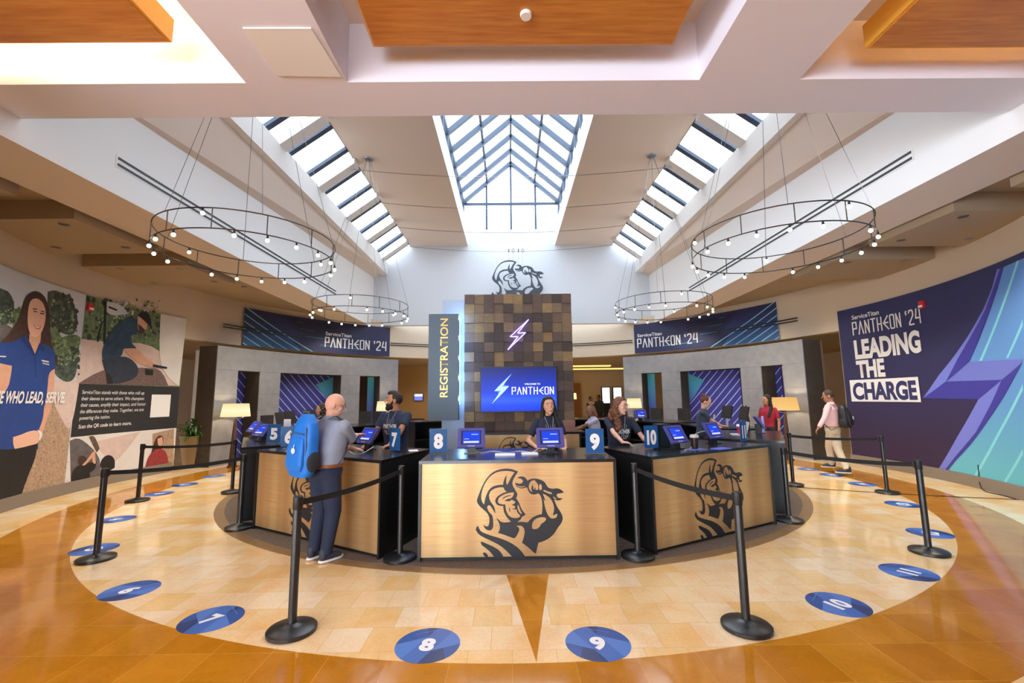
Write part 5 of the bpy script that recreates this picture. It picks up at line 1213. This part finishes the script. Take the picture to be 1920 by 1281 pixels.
    lp = mat('lips', '#a85a52', .4)
    if smile:
        MB().tube([HM(-.028, -.084, -.042), HM(-.014, -.094, -.052), HM(0, -.097, -.055), HM(.014, -.094, -.052), HM(.028, -.084, -.042)], .0048*k, 8).build('lips', lp, P, smooth=True)
        MB().tube([HM(-.022, -.091, -.043), HM(0, -.102, -.049), HM(.022, -.091, -.043)], .0034*k, 8).build('teeth', mat('teeth', '#f2eee8', .3), P, smooth=True)
    else: MB().tube([HM(-.022, -.089, -.050), HM(0, -.099, -.052), HM(.022, -.089, -.050)], .0058*k, 8).build('lips', lp, P, smooth=True)
    hm = mat('hair_'+hairc, hairc, .55, noise=.35, nscale=30, bump=.6, bscale=60, stretch=(1, 1, .25))
    if hair:
        h = Blob(); rr = random.Random(len(label))
        base = lambda: (h.ell((0, .020, .040), (.084, .096, .098), Hm), h.ell((0, .004, .088), (.068, .073, .046), Hm))
        if hair == 'short': h.ell((0, .020, .034), (.0805, .090, .094), Hm); h.ell((0, -.018, .100), (.058, .072, .038), Hm)
        if hair == 'buzz': h.ell((0, .010, .032), (.0785, .093, .099), Hm)
        if hair in ('long', 'straight'):
            base(); h.ell((0, .055, -.05), (.078, .05, .12), Hm)
            for s in (-1, 1): h.cap(HM(s*.066, .0, .06), HM(s*.083, .022, -.07), .026, .03); h.cap(HM(s*.083, .022, -.07), HM(s*.10, .03, -.20), .03, .04)
            h.cap(HM(.10, .02, -.18), HM(.125, -.075, -.36), .042, .032); h.cap(HM(0, .06, -.1), HM(.02, .10, -.32), .07, .05); h.cap(HM(-.09, .03, -.18), HM(-.08, .07, -.30), .04, .03)
        if hair == 'curly':
            base(); h.ell((0, .05, -.06), (.10, .06, .13), Hm)
            for s in (-1, 1):
                for j in range(46): t = j/45; h.ell((s*(.078+.045*t)+rr.uniform(-.022, .022), .03-.085*t+rr.uniform(-.04, .03), .04-.36*t), (rr.uniform(.014, .024)+.008*t,)*3, Hm)
            for j in range(50): h.ell((rr.uniform(-.11, .12), .085+rr.uniform(-.02, .04), -.06-.27*rr.random()), (rr.uniform(.02, .034),)*3, Hm)
        if hair in ('bun', 'pony', 'braidbun'):
            h.ell((0, .022, .034), (.082, .092, .094), Hm)
            if hair == 'pony': h.ell((0, .10, .06), (.03, .03, .03), Hm); h.cap(HM(0, .12, .05), HM(.02, .14, -.22), .036, .022)
            if hair == 'bun': h.ell((0, .085, .10), (.045, .045, .04), Hm)
            if hair == 'braidbun':
                for j in range(20): a = rr.uniform(0, 2*PI); q = rr.uniform(0, .05); p0 = V(math.cos(a)*q, .05+math.sin(a)*q, .13+rr.uniform(-.02, .04)); h.cap(Hm @ p0, Hm @ (p0+V(rr.uniform(-.04, .04), rr.uniform(-.04, .04), rr.uniform(-.03, .03))), .018, .018, 8)
                for j in range(12): a = PI*j/11; h.cap(HM(math.cos(a)*.08, .03+.06*math.sin(a), .02), HM(math.cos(a)*.09, .05+.07*math.sin(a), -.1-.02*(j % 3)), .014, .011, 8)
        h.grow('hair', hm, P, .006, 2)
    if beard:
        h = Blob(); h.ell((0, -.040, -.066), (.062, .058, .050), Hm); h.ell((0, -.068, -.095), (.036, .036, .036), Hm)
        for s in (-1, 1): h.cap(HM(s*.070, -.008, .0), HM(s*.058, -.035, -.055), .013, .02, 8)
        h.cap(HM(-.026, -.093, -.036), HM(.026, -.093, -.036), .008, .008, 8); h.grow('beard', mat('hair_'+beard, beard, .7, noise=.3, nscale=30, bump=.5, bscale=70), P, .005, 1)
        MB().tube([HM(-.018, -.103, -.050), HM(0, -.108, -.051), HM(.018, -.103, -.050)], .005*k, 8).build('lips', lp, P, smooth=True)
    if glasses:
        gm = mat('glasses_'+glasses, glasses, .3); gl = MB()
        for s in (-1, 1):
            gl.tube([Hm @ V(s*.033+.024*math.cos(2*PI*i/16), -.104, .014+.017*math.sin(2*PI*i/16)) for i in range(16)], .0018, 5, True); gl.tube([HM(s*.057, -.102, .018), HM(s*.077, -.04, .016), HM(s*.082, .012, .010)], .0018, 5)
        gl.tube([HM(-.010, -.105, .016), HM(.010, -.105, .016)], .0018, 5); gl.build('glasses', gm, P)
    from mathutils.bvhtree import BVHTree
    bvh = BVHTree.FromObject(shirt_o, bpy.context.evaluated_depsgraph_get()) if (printed or lanyard) else None
    if not bvh: pass
    else:
        me = shirt_o.data; bvh = BVHTree.FromPolygons([v.co for v in me.vertices], [p.vertices for p in me.polygons])
        ax = U.to_3x3() @ V(0, -1, 0)
        def onto(u, v, o):
            p = U @ V(u, 0, v); hit = bvh.ray_cast(p+ax*1.0, -ax); q = hit[0] if hit[0] is not None else p+ax*.13
            return q+ax*(.003+o)
        if printed:
            decal('shirt_print', event_word('PANTHEON', -.105*k, 1.235*k, .055*k, .21*k, .15), onto, offw, P, .0, .03)
            zz = []
            for j in range(6): x = (-.09+.036*j)*k; zz += stroke_polys([[(x, 1.215*k), (x*.75, 1.195*k), (x*.95, 1.19*k), (x*.5, 1.15*k)]], .006*k)
            for j in range(5): x = (-.05+.025*j)*k; zz += stroke_polys([[(x, 1.30*k), (x*1.3, 1.36*k)]], .0025)
            decal('shirt_print', zz, onto, offw, P, .0, .03)
        if lanyard:
            for s in (-1, 1):
                pts = [onto(s*.062*k*(1-t)+0*t, (1.455-.24*t)*k, .003) for t in [i/8 for i in range(9)]]
                MB().tube([(U @ V(s*.058*k, .02, 1.485*k))]+pts, .0045, 6).build('lanyard', mat('lanyard_grey', '#8c929c', .6), P)
    LOCAL[0] = False
    return P, U, Hm, el
tz = TZ+.02
# bald man with the blue backpack
p0 = V(-2.10, 5.17, .008); rzA = R_(150)
hA = at_y(668, 816, 5.60); hA2 = at_y(664, 842, 5.52)
person('bald man in a grey blue shirt and dark jeans, seen from behind, tapping a tablet', p0, rzA, 1.83, skin='#d9a48c', shirt='#8d96aa', pants='#1d2740', heady=R_(-36), headp=R_(14), lean=R_(7), sleeve=.78,
       hands=((hA, (.5, .8, .1)), (hA2, (.5, .8, -.1))), belt='#8a4a22', shoes='#2b3242', glasses='#5a5048', wide=1.24, collar=True, poles=(V(-.35, .25, -1), V(.3, .2, -1)))
# bearded staff man
person('bearded man in a navy printed T-shirt behind the counter, looking left', (-1.74, 6.91, .008), R_(-24), 1.87, skin='#b9805c', shirt='#27304a', pants='#1b1e28', hair='short', hairc='#2a1c14', beard='#22160f',
       heady=R_(-56), headp=R_(-3), hands=((V(*at_z(688, 835, tz)), (-.3, -1, -.15)), (V(*at_z(728, 838, tz)), (-.5, -.8, -.1))), printed=True, lanyard=True, wide=1.08, sleeve=.5, lean=R_(4))
# smiling woman
person('smiling woman with long black hair behind the centre counter', (.53, 6.45, .008), R_(14), 1.77, True, skin='#cf9a7c', shirt='#1f2436', pants='#1b1e28', hair='long', hairc='#17100e', heady=R_(-6), headt=R_(-5), smile=True,
       hands=((V(*at_z(1006, 839, tz)), (.8, -.5, -.1)), (V(*at_z(1060, 838, tz)), (-.3, -.9, -.1))), printed=True, lanyard=True, lean=R_(6), sleeve=.6)
# woman with glasses and curly hair
person('woman with glasses and long curly hair leaning between signs 9 and 10', (1.62, 6.78, .008), R_(8), 1.76, True, skin='#dcaa92', shirt='#1f2436', pants='#1b1e28', hair='curly', hairc='#6a4028', heady=R_(36), headp=R_(6), smile=True,
       glasses='#6a2a20', hands=((V(*at_z(1172, 836, tz)), (.95, -.2, -.1)), (V(*at_z(1216, 832, tz)), (.8, -.5, -.1))), printed=True, lanyard=True, lean=R_(12), sleeve=.6, wide=1.12)
# braided woman at the desk
person('woman with tied up braids in a pale lilac top, facing left', (1.80, 9.35, .008), R_(-82), 1.60, True, skin='#8a5a42', shirt='#b9b4c4', pants='#2a2a34', hair='braidbun', hairc='#7e5632', headp=R_(12), lean=R_(10),
       hands=((V(1.36, 9.22, CH+.04), (-1, 0, -.1)), (V(1.34, 9.42, CH+.04), (-1, 0, -.1))), vox=.009)
# walking man
fl_, fr_ = at_z(1560, 884, 0), at_z(1590, 893, 0)
person('man in a pale pink shirt and cream trousers walking away to the left', (7.22, 10.05, 0), R_(-140), 1.85, skin='#a87456', shirt='#dbb4b8', pants='#d8c8b0', hair='buzz', hairc='#3a2a22', heady=R_(14), headp=R_(8), long=True,
       feet={'R': V(fr_.x, fr_.y, .10), 'L': V(fl_.x, fl_.y, .085), 'd': V(-.8, .5, 0)}, hands=((None, None), (V(*at_y(1533, 806, 9.75)), (-.5, .2, -.8))), poles=(None, V(.3, .9, -.3)), belt='#b08a5c', shoes='#2a3038', vox=.008, wide=1.1, collar=True)
# woman in red
person('woman in a red top with long black hair beside the far right counters', (6.35, 11.0, 0), R_(-62), 1.76, True, skin='#b07a5c', shirt='#a01e34', pants='#1b1e28', hair='straight', hairc='#15100f', heady=R_(-20), vox=.01, sleeve=.6)
# staff woman at right
person('woman with a brown bun in a grey navy T-shirt looking down', (3.94, 9.25, .008), R_(62), 1.76, True, skin='#d8a488', shirt='#3a3f50', pants='#1b1e28', hair='bun', hairc='#5a2e1e', headp=R_(28), heady=R_(10), glasses='#c8b8a8', lean=R_(8),
       hands=((V(4.42, 9.25, TZ+.02), (1, .2, -.1)), (V(4.42, 9.6, TZ+.02), (1, .2, -.1))), vox=.009)
person('person with brown curly hair mostly hidden behind the bald man', (-3.75, 9.0, .008), R_(-60), 1.68, True, skin='#c08a6c', shirt='#2a2f40', pants='#1b1e28', hair='curly', hairc='#3e2618', vox=.012)
person('far person in black standing in the lobby, the left one of a pair', (4.02, 22.2, 0), R_(40), 1.78, skin='#7a5038', shirt='#16161a', pants='#16161a', hair='buzz', hairc='#15100f', vox=.014, long=True)
person('far person in dark grey standing in the lobby, the right one of a pair', (4.55, 22.8, 0), R_(-50), 1.86, skin='#7a5038', shirt='#2c2620', pants='#1a1a1e', hair='buzz', hairc='#15100f', vox=.014, long=True)
person('far person in black standing beside the right white display in the lobby', (5.62, 22.0, 0), R_(200), 1.70, skin='#a87456', shirt='#141418', pants='#141418', hair='short', hairc='#15100f', vox=.014, long=True)

def backpack(label, loc, rz, zc, yo, w, d, h, col, trim, tilt=0, xo=0, badge=None, zs=1.56, lf=-.05):
    t = thing('backpack', label, 'backpack', loc, rz); LOCAL[0] = True
    m = mat('nylon_'+col, col, .55, noise=.06, nscale=7, bump=.35, bscale=10); tr = mat('webbing_'+trim, trim, .7)
    M = Matrix.Translation((xo, yo, zc)) @ Matrix.Rotation(tilt, 4, 'Y')
    b = Blob(); b.secs([(0, .02, -h/2, w*.36, d*.38), (0, .01, -h*.42, w*.46, d*.46), (0, .01, -h*.15, w*.5, d*.5), (0, .0, h*.15, w*.47, d*.46), (0, -.01, h*.36, w*.38, d*.38), (0, -.02, h*.5, w*.20, d*.22)], M, 24, 2.8)
    b.grow('main_compartment', m, t, .009, 5)
    b = Blob(); b.secs([(0, d*.5, -h*.40, w*.30, d*.14), (0, d*.53, -h*.3, w*.38, d*.2), (0, d*.50, -.02, w*.36, d*.18), (0, d*.42, h*.14, w*.28, d*.1)], M, 20, 2.8); b.grow('front_pocket', m, t, .009, 5)
    for s in (-1, 1):
        b = Blob(); b.ell((s*w*.47, .0, -h*.25), (.035, d*.4, h*.17), M); b.grow('side_pocket', mat('mesh_pocket', '#23262c', .8), t, .009, 3)
        pts = [(s*.07, yo-d*.3, zc+h*.40), (s*.10, .12+lf, zs-.035), (s*.12, .03+lf, zs), (s*.13, -.07+lf, zs-.05), (s*.14, -.15+lf, zs-.2), (s*.17, -.13, zs-.42), (s*.205, .03, zs-.56), (s*w*.42, yo-.02, zc-h*.38)]
        P = [Vector(p)+Vector((xo*.5, 0, 0)) for p in pts]; bb = MB(); rings = []
        for i, p in enumerate(P): rings.append([p+V(-.022, -.006, 0), p+V(.022, -.006, 0), p+V(.022, .006, 0), p+V(-.022, .006, 0)])
        bb.loft(rings).build('shoulder_strap', m if i < 4 else tr, t, smooth=True)
        MB().tube([M @ V(s*w*.30, d*.36, h*.30), M @ V(s*w*.40, d*.42, 0), M @ V(s*w*.36, d*.40, -h*.3)], .006, 6).build('zip', tr, t)
    MB().tube([M @ V(-.05, -.0, h*.47), M @ V(-.045, .01, h*.54), M @ V(.045, .01, h*.54), M @ V(.05, 0, h*.47)], .009, 8).build('grab_handle', tr, t, smooth=True)
    MB().tube([M @ V(-w*.3, d*.52, h*.19), M @ V(0, d*.62, h*.21), M @ V(w*.3, d*.52, h*.19)], .006, 6).build('zip', tr, t)
    if badge: MB().lathe([(0, -.004), (.03, -.004), (.03, .004), (0, .004)], 20, M @ Matrix.Translation((-.03, d*.76, -h*.07)) @ Matrix.Rotation(PI/2, 4, 'X')).build('badge', mat('badge_white', '#e6e6ea', .4), t)
    if badge: MB().tube([M @ V(-.03, d*.72, h*.03), M @ V(-.03, d*.76, -h*.04)], .004, 6).build('badge_strap', mat('badge_white', '#e6e6ea'), t)
    LOCAL[0] = False; return t
backpack('bright blue backpack with a round white tag on the bald man', p0, rzA, 1.26, .27, .36, .20, .66, '#1774d4', '#4a5560', R_(-3), .0, True)
backpack('black backpack worn by the walking man in pink', (7.22, 10.05, 0), R_(-140), 1.26, .24, .33, .2, .50, '#15161a', '#2a2a2e', 0, 0, True, 1.53, .01)
# dotted tote on the far counter
t = thing('tote_bag', 'black tote bag with gold dots standing on the far right counter', 'bag', (5.2, 9.9, TZ), R_(70))
LOCAL[0] = True
b = Blob(); b.secs([(0, 0, 0, .19, .07), (0, 0, .15, .20, .08), (0, 0, .34, .15, .04)]); bo = b.grow('bag_body', mat('black_fabric_bag', '#17151a', .7), t, .01, 3)
r2 = random.Random(3); gd = mat('gold_dot', '#d8b878', .5); ds = MB()
for k in range(70):
    a = r2.uniform(-.17, .17); z = r2.uniform(.03, .31)
    for s in (-1, 1): ds.ball((a*(1-.2*z/.34), s*(.083-.1*max(0, z-.15)-.25*a*a*4*.1), z), (.008, .006, .008), 6, 4)
o = ds.build('dot_pattern', gd, bo); o['kind'] = 'stuff'
for s in (-1, 1): MB().tube([(-.07, s*.03, .33), (-.05, s*.03, .45), (.05, s*.03, .45), (.07, s*.03, .33)], .008, 6).build('handle', black, t)
LOCAL[0] = False
# ================================================================ light
w_ = bpy.data.worlds.new('sky'); sc.world = w_; w_.use_nodes = True
bg = w_.node_tree.nodes['Background']; bg.inputs[0].default_value = (.80, .90, 1, 1); bg.inputs[1].default_value = 6.2
def area(name, loc, sx, sy, rot, power, col=(1,1,1), portal=False):
    l = bpy.data.lights.new(name, 'AREA'); l.shape = 'RECTANGLE'; l.size = sx; l.size_y = sy; l.energy = power; l.color = col
    if portal: l.cycles.is_portal = True
    o = bpy.data.objects.new(name, l); C.objects.link(o); o.location = loc; o.rotation_euler = rot; return o
area('sky_portal', (XC, 10.5, 11.6), 4.2, 14, (0,0,0), 1, portal=True)
for s in (-1, 1): area('sky_portal', (XC+s*4.7, 10.5, 7.75), 1.25, 14, (0, s*R_(36), 0), 1, portal=True)
area('sky_portal', (-5.5, -9.05, 2.1), 11, 4.2, (R_(90), 0, 0), 1, portal=True)
area('sky_portal', (-13.1, -3.2, 2.3), 11, 4.4, (R_(90), 0, R_(-90)), 1, portal=True)
area('added_fill_front', (-5.5, -10.6, 3.2), 11, 6, (R_(90), 0, 0), 2500, (.84, .92, 1))  # added area lamp outside the front glazing, cool fill for the beams
area('added_fill_side', (-14.8, -3.2, 3.2), 11, 6, (R_(90), 0, R_(-90)), 2500, (.84, .92, 1))  # second added fill lamp, outside the side glazing
def spot(loc, e, ang=110, col=(1,.86,.66), rad=.05):
    l = bpy.data.lights.new('downlight_or_fill', 'SPOT'); l.energy = e; l.spot_size = R_(ang); l.spot_blend = .6; l.color = col; l.shadow_soft_size = rad
    o = bpy.data.objects.new('downlight_or_fill', l); C.objects.link(o); o.location = loc; return o
DLS = [(-6.97,6.58,4.48),(-8.12,7.6,4.48),(-6.92,7.63,4.48),(-8.11,8.9,4.48),(-6.95,8.95,4.48),(-6.9,9.96,4.48),(-8.3,10.0,4.48),(-8.3,11.4,4.78),(-7.2,11.6,4.78),(-6.9,13.2,4.78)]
for x, y, z in DLS:
    for s in (-1, 1): downlight(XC+s*x, y, z, 120 if x > -8 else 0)
# fill spots added behind the viewer without fixtures, and cove strips on top of the timber panels
for x, y in ((-2.1,-1),(2.45,-1),(-2.1,2.2),(2.45,2.2),(-5,1),(5.4,1),(-5,-3),(5.4,-3)): spot((x, y, ZB-.03), 25, 130, (1,.92,.82), .12)
for xx, yy, e, c in ((-4.8, 1.5, 260, (.93,.96,1)), (-4.8, 3.4, 200, (.93,.96,1)), (5.2, 1.5, 190, (1,.74,.24)), (.2, 1.0, 40, (1,.93,.9))):
    area('cove_lamp', (xx, yy, ZB+.42), 2.6, .5, (PI, 0, 0), e, c)
for x, y in ((-4, 20.5), (0, 20.8), (4, 20.5), (-3.5, 24.5), (3, 24.5), (-10.5, 15), (10.5, 15), (-7, 18.8), (7, 18.8)): spot((x, y, 3.36), 70, 140, (1,.82,.6))  # unseen spots added to brighten the lobby, no fixtures built
for y in (6.5, 9.5, 12.5, 15.5):
    for s in (-1, 1): spot((XC+s*5.95, y, ZS-.02), 130, 120)

vs = sc.view_settings; sc.view_settings.view_transform = 'Standard'; vs.look = 'None'; vs.gamma = 1; vs.exposure = 0.2; vs.use_curve_mapping = False
sc.cycles.use_denoising = True
try: sc.cycles.denoiser = 'OPENIMAGEDENOISE'
except Exception: pass
sc.cycles.max_bounces = 8; sc.cycles.diffuse_bounces = 5; sc.cycles.glossy_bounces = 4; sc.cycles.transparent_max_bounces = 16
sc.cycles.caustics_reflective = False; sc.cycles.caustics_refractive = False; sc.cycles.sample_clamp_indirect = 8; sc.cycles.sample_clamp_direct = 20
sc.cycles.use_adaptive_sampling = True; sc.cycles.adaptive_threshold = .02
